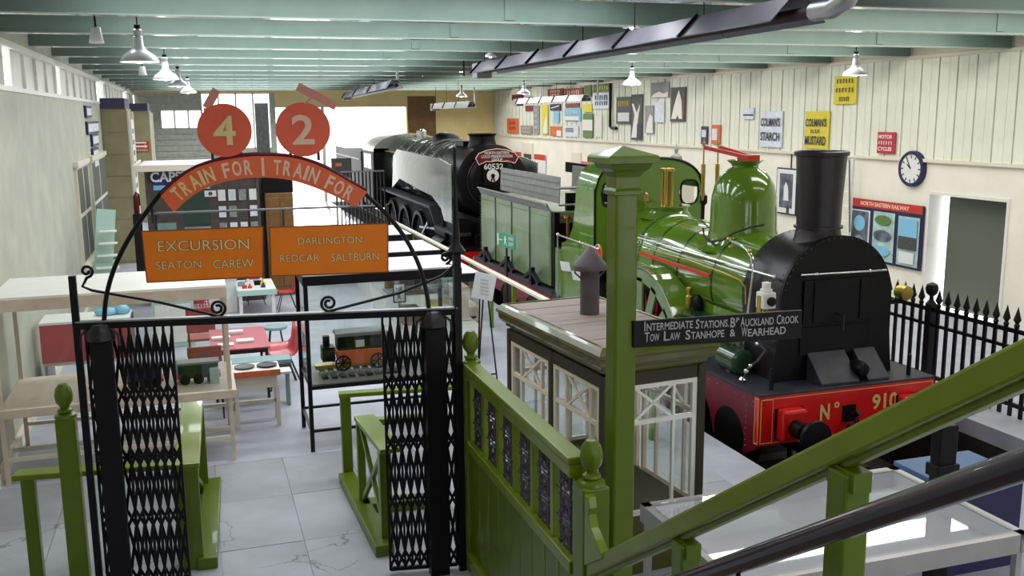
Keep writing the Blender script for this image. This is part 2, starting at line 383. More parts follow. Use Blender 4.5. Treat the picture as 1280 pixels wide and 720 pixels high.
for y0, y1, xr in ((26, 28, -1.5), (36, 38, -1.36)):
    pr = struct('pier', MB().box(LX, xr, y0, y1, 0, 3.86), 'pier')
    struct('capital', MB().box(LX, xr-.03, y0-.03, y0-.005, 3.86, 4.12).box(LX, xr-.03, y0-.005, y1, 3.86, 4.12), 'capital', pr)
    struct('trim_strip', MB().box(xr, xr+.05, y0, y0+.2, 0, 3.8).box(xr, xr+.05, y1-.2, y1, 0, 3.8), 'ledge', pr)
    for q in range(7): obj('block', MB().box(LX+.02, xr-.01, y0-.012, y0, .05+q*.54, .57+q*.54), 'pier', pr)
for k, (y0, y1) in enumerate(((19.4, 21.4), (22.2, 25.6))):
    wn = struct('window_%d' % (14+k), MB().box(LX, LX+.05, y0, y1, .9, 2.75).box(LX, LX+.09, y0-.1, y1+.1, 2.75, 2.85).box(LX, LX+.12, y0-.1, y1+.1, .82, .9), 'ledge')
    for i in range(2):
        for j in range(2):
            ya = y0+.08+i*(y1-y0)/2; obj('pane', MB().box(LX+.05, LX+.055, ya, ya+(y1-y0)/2-.16, .98+j*.9, 1.8+j*.9), 'dark', wn)
struct('wall_left_plinth', MB().box(LX, LX+.06, -3, FY, 0, .12), 'ledge')
# ---- wall behind the viewer with three tall windows; ceiling and beams
mb = MB().box(LX-.3, WX+.3, -3.3, -3, -.2, 1.2).box(LX-.3, WX+.3, -3.3, -3, 4.3, 5.05)
xs = [LX-.3, .2, 2.8, 4.6, 7.2, 9, 11.6, WX+.3]
for i in range(0, 8, 2): mb.box(xs[i], xs[i+1], -3.3, -3, 1.2, 4.3)
struct('wall_front', mb, 'cream')
for k, (a, b) in enumerate(((.2, 2.8), (4.6, 7.2), (9, 11.6))):
    mb = MB()
    for i in range(5): x = a+(b-a)*i/4; mb.box(x-.03, x+.03, -3.2, -3.1, 1.2, 4.3)
    for j in range(5): z = 1.2+3.1*j/4; mb.box(a, b, -3.2, -3.1, z-.03, z+.03)
    struct('window_%d' % (20+k), mb, 'white')
struct('ceiling', MB().box(LX-.3, WX+.3, -3.3, FY+.3, 5.05, 5.2), 'ceil')
for k in range(-2, 16):
    y = BEAM0+BSTEP*k
    b = struct('ceiling_beam', MB().box(LX, WX, y-.06, y+.06, 4.66, 4.97), 'beam')
    obj('flange', MB().box(LX, WX, y-.085, y+.085, 4.645, 4.66), 'flange', b)
    if k >= 2:
        obj('hanger_bracket', MB().box(3.4, 3.52, y-.075, y-.06, 4.68, 4.95).box(10.3, 10.42, y-.075, y-.06, 4.68, 4.95), 'beam', b)
struct('ceiling_purlin', MB().box(5.6, 5.72, -3, FY, 4.98, 5.05).box(-.6, -.48, -3, FY, 4.98, 5.05).box(12, 12.1, -3, FY, 4.98, 5.05), 'beam')
# ================================================================== THE GATE
GA, GB = Vector((-.89, 7.53, 0)), Vector((1.87, 7.06, 0))
GU = (GB-GA).normalized(); GW = (GB-GA).length; GN = Vector((GU.y, -GU.x, 0))     # GN points to the viewer
def G(u, z, off=0): return GA+GU*u+GN*off+Vector((0, 0, z))
def gp(px, py, off=0):
    """pixel on the gate's plane -> (u, z)"""
    w = RC @ np.array([px-640, -(py-360), -FOC]); w = Vector(w); o = Vector((0, 0, H)); c = GA+GN*off
    t = (c-o).dot(GN)/w.dot(GN); p = o+w*t
    return (p-GA).dot(GU), p.z
ug = [gp(*q) for q in ((103, 403), (567, 383), (130, 400), (537, 395), (210, 420), (475, 420))]
ZL = 2.15; ULP, URP = .17, 2.61
gate = thing('station_gate', 'black wrought iron platform gateway with scrolled arch and folding lattice gates', 'gate', GA)
obj('gate_post', MB().bar(G(0, 0), G(0, 2.52), .05, .05), 'black', gate)
obj('gate_post', MB().bar(G(GW, 0), G(GW, 2.62), .055, .055).lathe([(.07, 0), (.075, .02), (.03, .08), (.022, .3), (.012, .45), (.012, .8)], G(GW, 2.6), n=12), 'black', gate)
for u in (ULP, URP):
    obj('gate_pillar', MB().bar(G(u, 0, .03), G(u, 2.06, .03), .15, .10), 'black', gate)
    obj('pillar_boss', MB().lathe([(.001, .12), (.06, .11), (.10, .06), (.105, .0), (.08, -.02)], G(u, 2.05, .03), n=16), 'soot', gate)
    for s in (-1, 1): obj('boss_hook', MB().tube([G(u+s*.08, 2.13, .06), G(u+s*.13, 2.09, .06), G(u+s*.135, 2.0, .06)], .01, 6), 'soot', gate)
obj('lintel', MB().bar(G(0, ZL), G(GW, ZL), .045, .05), 'black', gate)
obj('lintel_cap', MB().bar(G(0, ZL+.03), G(GW, ZL+.03), .06, .012), 'steel', gate)
# scroll braces
def scroll(c, r0, turns, a0, sgn, m=26):
    return [(c[0]+math.cos(a0+sgn*2*PI*turns*i/m)*r0*(1-.72*i/m), c[1]+math.sin(a0+sgn*2*PI*turns*i/m)*r0*(1-.72*i/m)) for i in range(m+1)]
for pts, cA, cB in (((((100, 350), (103, 358), (115, 363), (200, 378), (258, 398))), (108, 339), (272, 385)),
                    ((((568, 331), (552, 345), (500, 366), (432, 387))), (557, 322), (411, 379))):
    q = [gp(*p) for p in pts]; rad = .062
    e = gp(*cA); e2 = gp(*cB); left = cA[0] < 300
    s1 = scroll(e, rad*.75, 1.3, -PI/2 if left else -PI/2, 1 if not left else 1)
    s2 = scroll(e2, rad, 1.6, -PI/2, 1 if left else -1)
    body = s1[::-1]+q[1:-1]+s2 if left else s1[::-1]+q[:-1]+s2
    obj('scroll_brace', MB().tube([G(u, z, .0) for u, z in body], .011, 8), 'black', gate)
# arch
apex = gp(330, 193); la = gp(130, 402); ra = gp(537, 397)
pts = [gp(*p) for p in ((130, 402), (133, 370), (143, 335), (160, 300), (183, 265), (205, 238), (240, 212), (285, 197), (330, 193), (375, 198), (415, 213), (450, 237), (485, 270), (508, 300), (525, 335), (534, 370), (537, 397))]
def smooth(p, n=5):
    out = []
    for i in range(len(p)-1):
        a, b, c, d = p[max(i-1, 0)], p[i], p[i+1], p[min(i+2, len(p)-1)]
        for k in range(n):
            t = k/n
            out.append(tuple(.5*((2*b[j])+(-a[j]+c[j])*t+(2*a[j]-5*b[j]+4*c[j]-d[j])*t*t+(-a[j]+3*b[j]-3*c[j]+d[j])*t**3) for j in range(len(b))))
    return out+[p[-1]]
A = smooth(pts)
mb = MB()
for i in range(len(A)-1): mb.bar(G(*A[i]), G(*A[i+1]), .03, .03, up=GN)
obj('arch_bar', MB().tube([G(*a) for a in A], .017, 8), 'black', gate)
q0, q1 = gp(190, 267), gp(470, 257)
obj('cross_rod', MB().tube([G(q0[0]-.02, q0[1]), G(q1[0], q1[1])], .009, 8), 'steel', gate)
for px in (190, 484): a = gp(px, 262); obj('rod_clip', MB().bar(G(a[0], a[1]-.1), G(a[0], a[1]+.04), .02, .02), 'soot', gate)
# the folding lattice gates
def lattice(u0, u1, n, nm, lab):
    t = thing(nm, lab, 'folding gate', G((u0+u1)/2, 0))
    du = (u1-u0)/(n-1)
    lv = [.06, .19, .55, .68, 1.04, 1.17, 1.53, 1.66, 2.06]
    for i in range(n):
        u = u0+i*du
        if abs(u-ULP) < .07 or abs(u-URP) < .07: continue
        obj('upright_bar', MB().bar(G(u, .03, -.03), G(u, 2.12, -.03), .017, .018, up=GU), 'black', t)
    for i in range(n-1):
        ua, ub = u0+i*du, u0+(i+1)*du
        if abs((ua+ub)/2-ULP) < .07 or abs((ua+ub)/2-URP) < .07: continue
        for k in range(len(lv)-1):
            z0, z1 = lv[k], lv[k+1]
            obj('lattice_strap', MB().bar(G(ua, z0, -.018), G(ub, z1, -.018), .022, .004, up=GN), 'black', t)
            obj('lattice_strap', MB().bar(G(ub, z0, -.042), G(ua, z1, -.042), .022, .004, up=GN), 'black', t)
    obj('runner', MB().bar(G(u0, .04, -.03), G(u1, .04, -.03), .03, .03), 'black', t)
    obj('middle_bar', MB().bar(G(u0, 1.11, -.03), G(u1, 1.11, -.03), .012, .02), 'black', t)
    return t
lattice(.05, .66, 11, 'folding_gate', 'black folded lattice gate on the left of the gateway beside the long barrier')
lattice(2.22, 2.76, 10, 'folding_gate', 'black folded lattice gate on the right of the gateway against the green fence')
# arch board, discs, destination boards
cx = gp(330, 330)
def arcboard():
    top = [(214, 262, 201, 243)]
    o_ = [(201, 245), (222, 225), (250, 208), (290, 198), (330, 195), (370, 198), (405, 210), (438, 228), (459, 240)]
    i_ = [(217, 265), (240, 245), (268, 231), (298, 224), (330, 222), (362, 225), (392, 234), (420, 246), (445, 259)]
    return smooth([gp(*p, .03) for p in o_], 4), smooth([gp(*p, .03) for p in i_], 4)
O_, I_ = arcboard(); mb = MB()
for k in range(len(O_)-1):
    q = [G(*O_[k], .03), G(*O_[k+1], .03), G(*I_[k+1], .03), G(*I_[k], .03)]; b = [p-GN*.015 for p in q]
    mb.add(q+b, [(0, 1, 2, 3), (7, 6, 5, 4), (0, 4, 5, 1), (3, 2, 6, 7)]+([(0, 3, 7, 4)] if k == 0 else [])+([(1, 5, 6, 2)] if k == len(O_)-2 else []))
arch = thing('arched_sign', 'curved orange board lettered TRAIN FOR twice along the gate arch', 'sign', G(*apex))
obj('board', mb, 'arch_orange', arch)
obj('board_edge', MB().tube([G(a[0], a[1]+.012, .02) for a in O_], .012, 6), 'maroon', arch)
mid = [((O_[k][0]+I_[k][0])/2, (O_[k][1]+I_[k][1])/2) for k in range(len(O_))]
ln = [0]
for k in range(len(mid)-1): ln.append(ln[-1]+math.dist(mid[k], mid[k+1]))
def at_arc(s):
    s *= ln[-1]; k = max(0, min(len(mid)-2, sum(1 for l in ln if l <= s)-1)); t = (s-ln[k])/(ln[k+1]-ln[k])
    a, b = mid[k], mid[k+1]; p = (a[0]+(b[0]-a[0])*t, a[1]+(b[1]-a[1])*t); d = Vector((b[0]-a[0], b[1]-a[1])).normalized()
    return p, d
def arctext(s, s0, s1):
    wd = {'I': .35, ' ': .55, 'T': .8, 'F': .75, 'R': .85}
    tot = sum(wd.get(c, 1) for c in s); a = s0
    for c in s:
        w_ = wd.get(c, 1)/tot*(s1-s0)
        if c != ' ':
            p, d = at_arc(a+w_/2); u = GU*d.x+Vector((0, 0, d.y)); v = GU*(-d.y)+Vector((0, 0, d.x))
            wv = w_*ln[-1]*.76
            lettering(arch, c, G(*p, .03), min(wv, .03) if c == 'I' else wv, .108, u, v, 'letter_cream' if a < .3 else 'letter_pink', .025)
        a += w_
arctext('TRAIN FOR', .045, .455); arctext('TRAIN FOR', .545, .955)
p, d = at_arc(.5); obj('divider', MB().obox(G(*p, .031), GU*.009, (0, 0, .065), GN*.002), 'letter_pink', arch)
for (px, py, dig, lm, lab) in ((281, 163, '4', 'letter_cream', 'round orange red platform disc numbered 4 on the left of the arch'), (379, 162, '2', 'letter_pink', 'round orange red platform disc numbered 2 on the right of the arch')):
    c = gp(px, py, .02); r = gp(px+34, py, .02)[0]-c[0]
    t = thing('platform_disc', lab, 'sign', G(c[0], c[1]-r))
    mb = MB(); mb.prism([(math.cos(2*PI*k/40)*r, math.sin(2*PI*k/40)*r) for k in range(40)], (G(*c, .02), GU, (0, 0, 1)), .016)
    obj('disc', mb, 'disc_red', t); lettering(t, dig, G(*c, .036) + GN*.004, r*.82 if dig == '4' else r*.82, r*1.1, GU, (0, 0, 1), lm, .02)
    obj('disc_stem', MB().bar(G(c[0]-.1, c[1]-r-.03), G(c[0]-.1, c[1]-r+.15), .02, .02).bar(G(c[0]+.1, c[1]-r-.03), G(c[0]+.1, c[1]-r+.15), .02, .02), 'soot', t)
    a, b = ((258, 135), (271, 112)) if dig == '4' else ((372, 108), (420, 133))
    a, b = gp(*a, .02), gp(*b, .02)
    mb = MB().bar(G(*a, .02), G(*b, .02), .012, .06, up=(0, 0, 1))
    if dig == '4': mb.bar(G(c[0]-.12, c[1]+r*.7, .02), G(*a, .02), .04, .012)
    else: e = gp(395, 118, .02); mb.bar(G(*e, .02), G(c[0]+.02, c[1]+r*.95, .02), .05, .012)
    obj('pointer_arm', mb, 'pink', t)
def dest(pts, rows, lab, lm, lw=None):
    q = [gp(*p, .02) for p in pts]      # TL TR BR BL
    t = thing('destination_board', lab, 'sign', G(q[3][0], q[3][1], .02))
    a = [G(*p, .02) for p in q]; b = [p-GN*.02 for p in a]
    obj('board', MB().add(a+b, [(0, 1, 2, 3), (7, 6, 5, 4), (0, 4, 5, 1), (1, 5, 6, 2), (2, 6, 7, 3), (3, 7, 4, 0)]), 'board_orange', t, .003)
    mb = MB()
    for i in range(4): mb.bar(a[i]+GN*.002, a[(i+1) % 4]+GN*.002, .008, .004, up=GN)
    obj('border', mb, 'letter_edge', t)
    for s, x0, y0, x1, y1 in rows:
        A0, A1 = gp(x0, y0, .02), gp(x1, y1, .02); c = ((A0[0]+A1[0])/2, (A0[1]+A1[1])/2)
        lettering(t, s, G(*c, .02), abs(A1[0]-A0[0]), abs(A1[1]-A0[1]), GU, (0, 0, 1), 'letter_edge', .035, out=.002)
        lettering(t, s, G(*c, .02), abs(A1[0]-A0[0])*.985, abs(A1[1]-A0[1])*.93, GU, (0, 0, 1), lm, -.0, out=.004)
    for z in (0,): obj('hanger', MB().bar(G(q[0][0]+.1, q[0][1]-.02, 0), G(q[0][0]+.1, q[0][1]+.14, 0), .015, .006).bar(G(q[1][0]-.1, q[1][1]-.02, 0), G(q[1][0]-.1, q[1][1]+.14, 0), .015, .006), 'soot', t)
dest(((177, 289), (329, 283), (329, 346), (184, 353)), (('EXCURSION', 197, 315, 312, 298), ('SEATON', 195, 337, 252, 325), ('CAREW', 267, 336, 317, 323)), 'orange destination board reading EXCURSION SEATON CAREW hanging in the gateway', 'letter_cream')
dest(((337, 284), (485, 279), (485, 340), (339, 345)), (('DARLINGTON', 372, 306, 453, 295), ('REDCAR', 350, 328, 399, 317), ('SALTBURN', 414, 327, 474, 315)), 'orange destination board reading DARLINGTON REDCAR SALTBURN hanging in the gateway', 'letter_worn')
# green post on the far left of the gateway
acorn = [(0, .26), (.03, .255), (.055, .22), (.066, .17), (.06, .12), (.035, .085), (.03, .07), (.05, .06), (.055, .045), (.04, .035), (.075, .02), (.08, 0)]
def newel(name, label, x, y, top, w_=.15, m='post_green', s=1.0):
    t = thing(name, label, 'post', (x, y, 0))
    obj('shaft', MB().box(x-w_/2, x+w_/2, y-w_/2, y+w_/2, 0, top), m, t, .012)
    obj('acorn_finial', MB().lathe([(r*s, z*s) for r, z in acorn], (x, y, top), n=18), m, t)
    return t
newel('newel_post', 'dark green newel post at the left end of the gateway', -1.03, 7.6, 1.45, .14)
# ---- the green fence with cast grilles, its newels, the tall post, the stair rail
FX = 1.95
fence = thing('platform_fence', 'olive green boarded fence with purple cast grilles beside the gateway', 'fence', (FX, 5.9, 0))
Y0, Y1 = 4.78, 6.98
obj('top_rail', MB().box(FX-.05, FX+.05, Y0, Y1, 1.62, 1.70).box(FX-.06, FX+.06, Y0, Y1, 1.70, 1.745), 'rail_green', fence, .01)
obj('middle_rail', MB().box(FX-.05, FX+.04, Y0, Y1, 1.04, 1.12), 'rail_green', fence, .008)
obj('bottom_rail', MB().box(FX-.06, FX+.04, Y0, Y1, .06, .18), 'rail_green', fence, .008)
nP = 6; dy = (Y1-Y0)/nP
for i in range(nP+1):
    y = Y0+i*dy; obj('mullion', MB().box(FX-.022, FX+.022, max(Y0, y-.028), min(Y1, y+.028), 1.12, 1.62), 'rail_green', fence, .006)
for i in range(nP):
    y0, y1 = Y0+i*dy+.04, Y0+(i+1)*dy-.04; mb = MB(); c = ((y0+y1)/2, 1.37); hw = (y1-y0)/2
    u, v = (0, 1, 0), (0, 0, 1)
    for zz in (1.19, 1.37, 1.55):
        mb.ring((FX-.004, c[0], zz), .050, .076, (u, v), .012, 14)
        for k in range(4):
            a = PI/4+k*PI/2
            mb.bar((FX, c[0], zz), (FX, c[0]+math.cos(a)*hw*.98, zz+math.sin(a)*.085), .020, .014, up=(1, 0, 0))
    for s in (-1, 1): mb.bar((FX, c[0]+s*hw*.55, 1.12), (FX, c[0]+s*hw*.55, 1.62), .016, .012, up=(1, 0, 0))
    mb.bar((FX, y0, 1.28), (FX, y1, 1.28), .01, .01, up=(1, 0, 0)).bar((FX, y0, 1.46), (FX, y1, 1.46), .01, .01, up=(1, 0, 0))
    obj('cast_grille', mb, 'purple', fence)
nb = 9; by = (Y1-Y0)/nb
for i in range(nb): obj('board', MB().box(FX-.02, FX+.005, Y0+i*by+.003, Y0+(i+1)*by-.003, .18, 1.04), 'post_green', fence, .004)
newel('newel_post', 'green newel post with acorn finial where the fence meets the black gate', 1.97, 7.06, 1.73, .13)
p = P(740, 600, y=4.66)
newel('newel_post', 'green newel post with acorn finial at the foot of the stair', 1.99, 4.68, 1.62, .16, s=1.0)
RZ0, RS = 1.155, .676                     # stair rail: z at y=4.6 and slope
def rz(y): return RZ0+(4.6-y)*RS
rail = thing('stair_railing', 'sloping green wooden stair railing rising to the right', 'railing', (1.98, 4.0, 0))
ys = -.2
obj('handrail', MB().bar((1.98, 4.62, rz(4.62)), (1.98, ys, rz(ys)), .11, .088), 'rail_green', rail, .012)
obj('under_rail', MB().bar((1.98, 4.5, rz(4.5)-.06), (1.98, ys, rz(ys)-.06), .05, .03), 'rail_green', rail, .006)
for y in (3.57, 2.5, 1.5, .5):
    top = rz(y)-.08
    obj('baluster_post', MB().box(1.93, 2.03, y-.05, y+.05, max(.0, top-1.05), top), 'post_green', rail, .01)
    obj('block', MB().box(1.945, 2.015, y-.07, y+.07, top-.06, top+.01), 'post_green', rail)
mb = MB().prism([(0, 0), (.05, 0), (.07, -.06), (.055, -.10), (.09, -.16), (.16, -.20), (.22, -.24), (.24, -.27), (0, -.42)], ((1.965, 4.60, 1.60), (0, -1, 0), (0, 0, 1)), .05)
obj('scroll_bracket', mb, 'rail_green', rail, .005)
tr = thing('metal_handrail', 'dark glossy tubular handrail beside the green stair railing', 'handrail', (1.62, 3, 0))
TS = .67
def tz(y): return 1.895+(3.02-y)*TS
obj('tube', MB().tube([(1.65, 4.3, tz(4.3)), (1.65, -.2, tz(-.2))], .036, 16), 'tube', tr)
for y in (2.62, 1.2, 3.9): obj('bracket', MB().tube([(1.65, y, tz(y)-.03), (1.66, y, tz(y)-.14), (1.93, y, tz(y)-.22)], .009, 8), 'black', tr)
st = thing('staircase', 'wooden staircase going down from the landing beside the railing', 'stairs', (1.2, 3.2, 0))
for k in range(11):
    y = 4.35-k*.275; z = .186*(k+1)
    obj('tread', MB().box(.35, 1.9, y-.275, y+.02, z-.035, z), 'tread', st)
    obj('riser', MB().box(.35, 1.9, y-.015, y, z-.186, z-.035), 'tread', st)
obj('landing', MB().box(-2.0, 1.9, -2.9, 1.32, 2.0, 2.05), 'tread', st)
obj('stringer', MB().prism([(4.4, 0), (4.4, .2), (1.3, 2.3), (1.3, 2.0), (4.1, 0)], ((1.9, 0, 0), (0, 1, 0), (0, 0, 1)), .04), 'post_green', st)
# the tall post
tp = thing('tall_post', 'tall square green timber post with moulded pyramid cap behind the newel', 'post', (2.27, 4.92, 0))
x, y = 2.275, 4.93; hw = .068
obj('shaft', MB().box(x-hw, x+hw, y-hw, y+hw, 0, 3.36), 'post_green', tp, .014)
def sq(prof, c):
    mb = MB(); vs = [Vector((c[0]+sx*r, c[1]+sy*r, z)) for r, z in prof for sx, sy in ((-1, -1), (1, -1), (1, 1), (-1, 1))]
    mb.add(vs, [(i*4+k, i*4+(k+1) % 4, (i+1)*4+(k+1) % 4, (i+1)*4+k) for i in range(len(prof)-1) for k in range(4)]); mb.add(vs[-4:], [(0, 1, 2, 3)]); mb.add(vs[:4], [(3, 2, 1, 0)]); return mb
obj('cap', sq([(.07, 3.20), (.082, 3.205), (.082, 3.225), (.07, 3.24), (.07, 3.30), (.09, 3.33), (.11, 3.345), (.125, 3.375), (.152, 3.38), (.152, 3.41), (.145, 3.42), (.005, 3.47)], (x, y)), 'post_green', tp)
# station finger board
sg = thing('station_board', 'black board lettered Intermediate Stations fixed to the tall green post', 'sign', (3.0, 4.84, 2.2))
a, b, c, d = P(802, 401, y=4.84), P(1003, 388, y=4.84), P(1001, 423, y=4.84), P(802, 434, y=4.84)
q = [a-Vector((.05, 0, 0)), b, c, d-Vector((.05, 0, 0))]; bk = [v+Vector((0, .025, 0)) for v in q]
obj('board', MB().add(q+bk, [(0, 1, 2, 3), (7, 6, 5, 4), (0, 4, 5, 1), (1, 5, 6, 2), (2, 6, 7, 3), (3, 7, 4, 0)]), 'loco_black', sg, .002)
ud = (b-a).normalized()
def stext(s, x0, y0, x1, y1, m='letter_grey', hh=1):
    p0, p1 = P(x0, y0, y=4.835), P(x1, y1, y=4.835); h_ = abs(P((x0+x1)/2, (y0+y1)/2-6.5*hh, y=4.835).z-P((x0+x1)/2, (y0+y1)/2+6.5*hh, y=4.835).z)
    lettering(sg, s, (p0+p1)/2, (p1-p0).length, h_, ud, (0, 0, 1), m, .015)
def sword(w_, x0, x1, ym, sl=-.055):
    n_ = len(w_); k_ = 1.3/(n_+.3); xs_ = x0+(x1-x0)*k_
    if w_[0] == 'I': stext('I', x0+1.2, ym, x0+2.6, ym, hh=.92); stext(w_[1:], x0+4.2, ym+1-.2, x1, ym+1+sl*(x1-x0), hh=.72); return
    stext(w_[0], x0+.6, ym, xs_-.8, ym+sl*(xs_-x0), hh=.92); stext(w_[1:], xs_, ym+1+sl*(xs_-x0), x1, ym+1+sl*(x1-x0), hh=.72)
sword('INTERMEDIATE', 804, 866, 408); sword('STATIONS.', 869, 911, 405.2); stext('B', 913, 403.2, 919, 402.8, hh=.92); stext('P', 920, 400, 924, 399.8, hh=.45); sword('AUCKLAND', 925, 967, 402.4); sword('CROOK', 970, 998, 399.6)
sword('TOW', 805, 824, 421.5); sword('LAW', 829, 850, 420); sword('STANHOPE', 856, 905, 418.6); stext('&', 912, 416.2, 919, 415.8, hh=.7); sword('WEARHEAD', 926, 982, 415)
# ================================================================== THE GREEN LOCOMOTIVE
AX = 7.04; FP = .53; CZ = 1.42
loco = thing('steam_locomotive', 'green Victorian steam locomotive with black smokebox and red buffer beam numbered 910', 'locomotive', (AX, 9, -.88))
def LP(name, mb, m, b=0, parent=loco, label=None): return obj(name, mb, m, parent, b, label)
bb = LP('buffer_beam', MB().box(5.84, 8.24, 8.96, 9.06, -.07, .50), 'red', .004)
ln_ = MB()
def frame_yz(mb, x0, x1, z0, z1, y, t=.007):
    mb.box(x0, x1, y-.003, y, z0, z0+t).box(x0, x1, y-.003, y, z1-t, z1).box(x0, x0+t, y-.003, y, z0, z1).box(x1-t, x1, y-.003, y, z0, z1)
frame_yz(ln_, 5.865, 8.215, -.045, .475, 8.96); frame_yz(ln_, 5.86, 6.02, -.04, .47, 8.957)
obj('gold_lining', ln_, 'gold', bb)
obj('end_lining', MB().box(5.835, 5.84, 8.97, 8.975, -.05, .48).box(5.835, 5.84, 9.04, 9.045, -.05, .48).box(5.835, 5.84, 8.97, 9.045, .475, .48).box(5.835, 5.84, 8.97, 9.045, -.05, -.045), 'gold', bb)
for xs_, nm in ((6.22, 'l'), (7.86, 'r')):
    LP('buffer_surround', MB().ring((xs_, 8.955, .18), .20, .245, ((1, 0, 0), (0, 0, 1)), .02, 4, PI/4, 9*PI/4), 'black')
    LP('buffer_housing', MB().box(xs_-.16, xs_+.16, 8.80, 8.96, 0, .36), 'red', .03)
    LP('buffer', MB().lathe([(.10, 0), (.10, -.2), (.075, -.21), (.075, -.34), (.19, -.36), (.20, -.385), (.19, -.41), (.0, -.425)], (xs_, 8.82, .16), 'y', 24), 'loco_black')
lettering(bb, 'N', P(1031, 515, y=8.95), .13, .19, (1, 0, 0), (0, 0, 1), 'gold', .03)
lettering(bb, 'o', P(1046, 506, y=8.95), .07, .075, (1, 0, 0), (0, 0, 1), 'gold', .03)
lettering(bb, '910', P(1106, 501, y=8.95), .36, .19, (1, 0, 0), (0, 0, 1), 'gold', .03)
LP('coupling_hook', MB().tube([(AX, 8.96, .2), (AX, 8.84, .2), (AX, 8.78, .26)], .03, 8).tube([(AX, 8.82, .2), (AX-.05, 8.76, .02), (AX-.04, 8.78, -.25), (AX+.04, 8.78, -.25), (AX+.05, 8.76, .02), (AX, 8.82, .2)], .016, 8).box(AX-.09, AX+.09, 8.945, 8.96, .1, .3), 'loco_black')
LP('brake_hose', MB().tube([(6.95, 8.93, -.07), (6.95, 8.8, .12), (6.93, 8.72, .1), (6.9, 8.7, -.2), (6.98, 8.75, -.4)], .026, 8), 'loco_black')
LP('running_plate', MB().box(5.84, 8.24, 8.96, 15.6, .50, FP), 'loco_frame', .004)
v = [(8.99, -.10), (8.99, .50), (15.6, .50), (15.6, .34), (10.3, .34), (10.05, -.02), (9.95, -.22), (9.2, -.22)]
for x_ in (5.86, 8.19): LP('valance', MB().prism([(a, b) for a, b in v], ((x_, 0, 0), (0, 1, 0), (0, 0, 1)), .03), 'maroon')
LP('wheel_opening_disc', MB().lathe([(0, 0), (.33, 0), (.33, .006), (0, .006)], (5.853, 9.62, -.12), 'x', 24), 'loco_black')  # black disc laid on the valance; the opening's darkness is only its colour
rv = MB()
for k in range(30): rv.ellipsoid((5.855, 9.1+k*.2, .42), .009, 6, 4)
for k in range(8): rv.ellipsoid((5.855, 9.25, -.15+k*.07), .009, 6, 4)
r_ = LP('rivets', rv, 'steel'); r_['kind'] = 'stuff'
# smokebox
sc_, SR = (7.10, 1.46), .745
out = [(sc_[0]+SR*math.cos(a), sc_[1]+SR*math.sin(a)) for a in [PI*k/28 for k in range(29)]]
out = [(sc_[0]+.80, FP), (sc_[0]+.75, 1.0)]+out+[(sc_[0]-.75, 1.0), (sc_[0]-.80, FP)]
LP('smokebox', MB().prism(out, ((0, 10.2, 0), (1, 0, 0), (0, 0, 1)), .83, True), 'soot')
fr_ = [(sc_[0]+(x-sc_[0])*1.03, FP+(z-FP)*1.012) for x, z in out]
LP('smokebox_front', MB().prism(fr_, ((0, 9.40, 0), (1, 0, 0), (0, 0, 1)), .05, True), 'loco_black')
rv = MB()
for k in range(1, 28):
    a = PI*k/28; rv.ellipsoid((sc_[0]+.74*math.cos(a), 9.345, sc_[1]+.74*math.sin(a)), .012, 6, 4)
    rv.ellipsoid((sc_[0]+.745*math.cos(a), 9.48, sc_[1]+.745*math.sin(a)), .010, 6, 4); rv.ellipsoid((sc_[0]+.745*math.cos(a), 10.13, sc_[1]+.745*math.sin(a)), .010, 6, 4)
for k in range(9): rv.ellipsoid((6.34, 9.46, .62+k*.09), .010, 6, 4)
r_ = LP('smokebox_rivets', rv, 'soot'); r_['kind'] = 'stuff'
dr = LP('smokebox_door', MB().box(6.62, 7.58, 9.32, 9.35, 1.20, 1.72).box(6.60, 7.60, 9.33, 9.35, .82, 1.16), 'loco_black', .006)
for x_ in (6.78, 7.42): obj('hinge_strap', MB().box(x_-.03, x_+.03, 9.305, 9.32, 1.22, 1.7), 'loco_black', dr)
obj('door_handle', MB().tube([(7.1, 9.32, 1.3), (7.1, 9.22, 1.3), (7.1, 9.22, 1.12)], .014, 8), 'soot', dr)
a, b = P(1001, 344, y=9.30), P(1108, 337.5, y=9.30)
LP('front_handrail', MB().tube([a, b], .014, 8).ellipsoid(a+(b-a)*.18, .025, 8, 6).ellipsoid(a+(b-a)*.8, .025, 8, 6), 'chrome')
LP('apron_plate', MB().prism([(9.33, .86), (9.33, FP), (9.02, FP), (9.02, .56)], ((6.70, 0, 0), (0, 1, 0), (0, 0, 1)), .52).prism([(9.33, .86), (9.33, FP), (9.02, FP), (9.02, .56)], ((7.34, 0, 0), (0, 1, 0), (0, 0, 1)), .30), 'loco_frame', .006)
LP('apron_cap', MB().lathe([(0, -.1), (.07, -.09), (.09, -.04), (.09, .1)], (7.27, 9.1, .68), 'y', 14), 'loco_black')
for s in (-1, 1): LP('lamp_bracket', MB().box(AX+s*.95-.02, AX+s*.95+.02, 9.1, 9.13, FP, .78), 'loco_black')
# chimney
LP('chimney', MB().lathe([(.335, -.16), (.335, -.06), (.305, .0), (.275, .09), (.258, .18), (.255, .20), (.285, .205), (.285, .235), (.256, .24), (.262, .5), (.280, .85), (.290, 1.05), (.315, 1.06), (.318, 1.10), (.30, 1.115), (.27, 1.11), (.26, .9), (.0, .8)], (AX, 9.70, 2.08), n=36), 'soot')
LP('white_ladder_pipe', MB().tube([P(1062, 200, y=10.4), P(1062, 290, y=10.4)], .012, 8), 'steel')
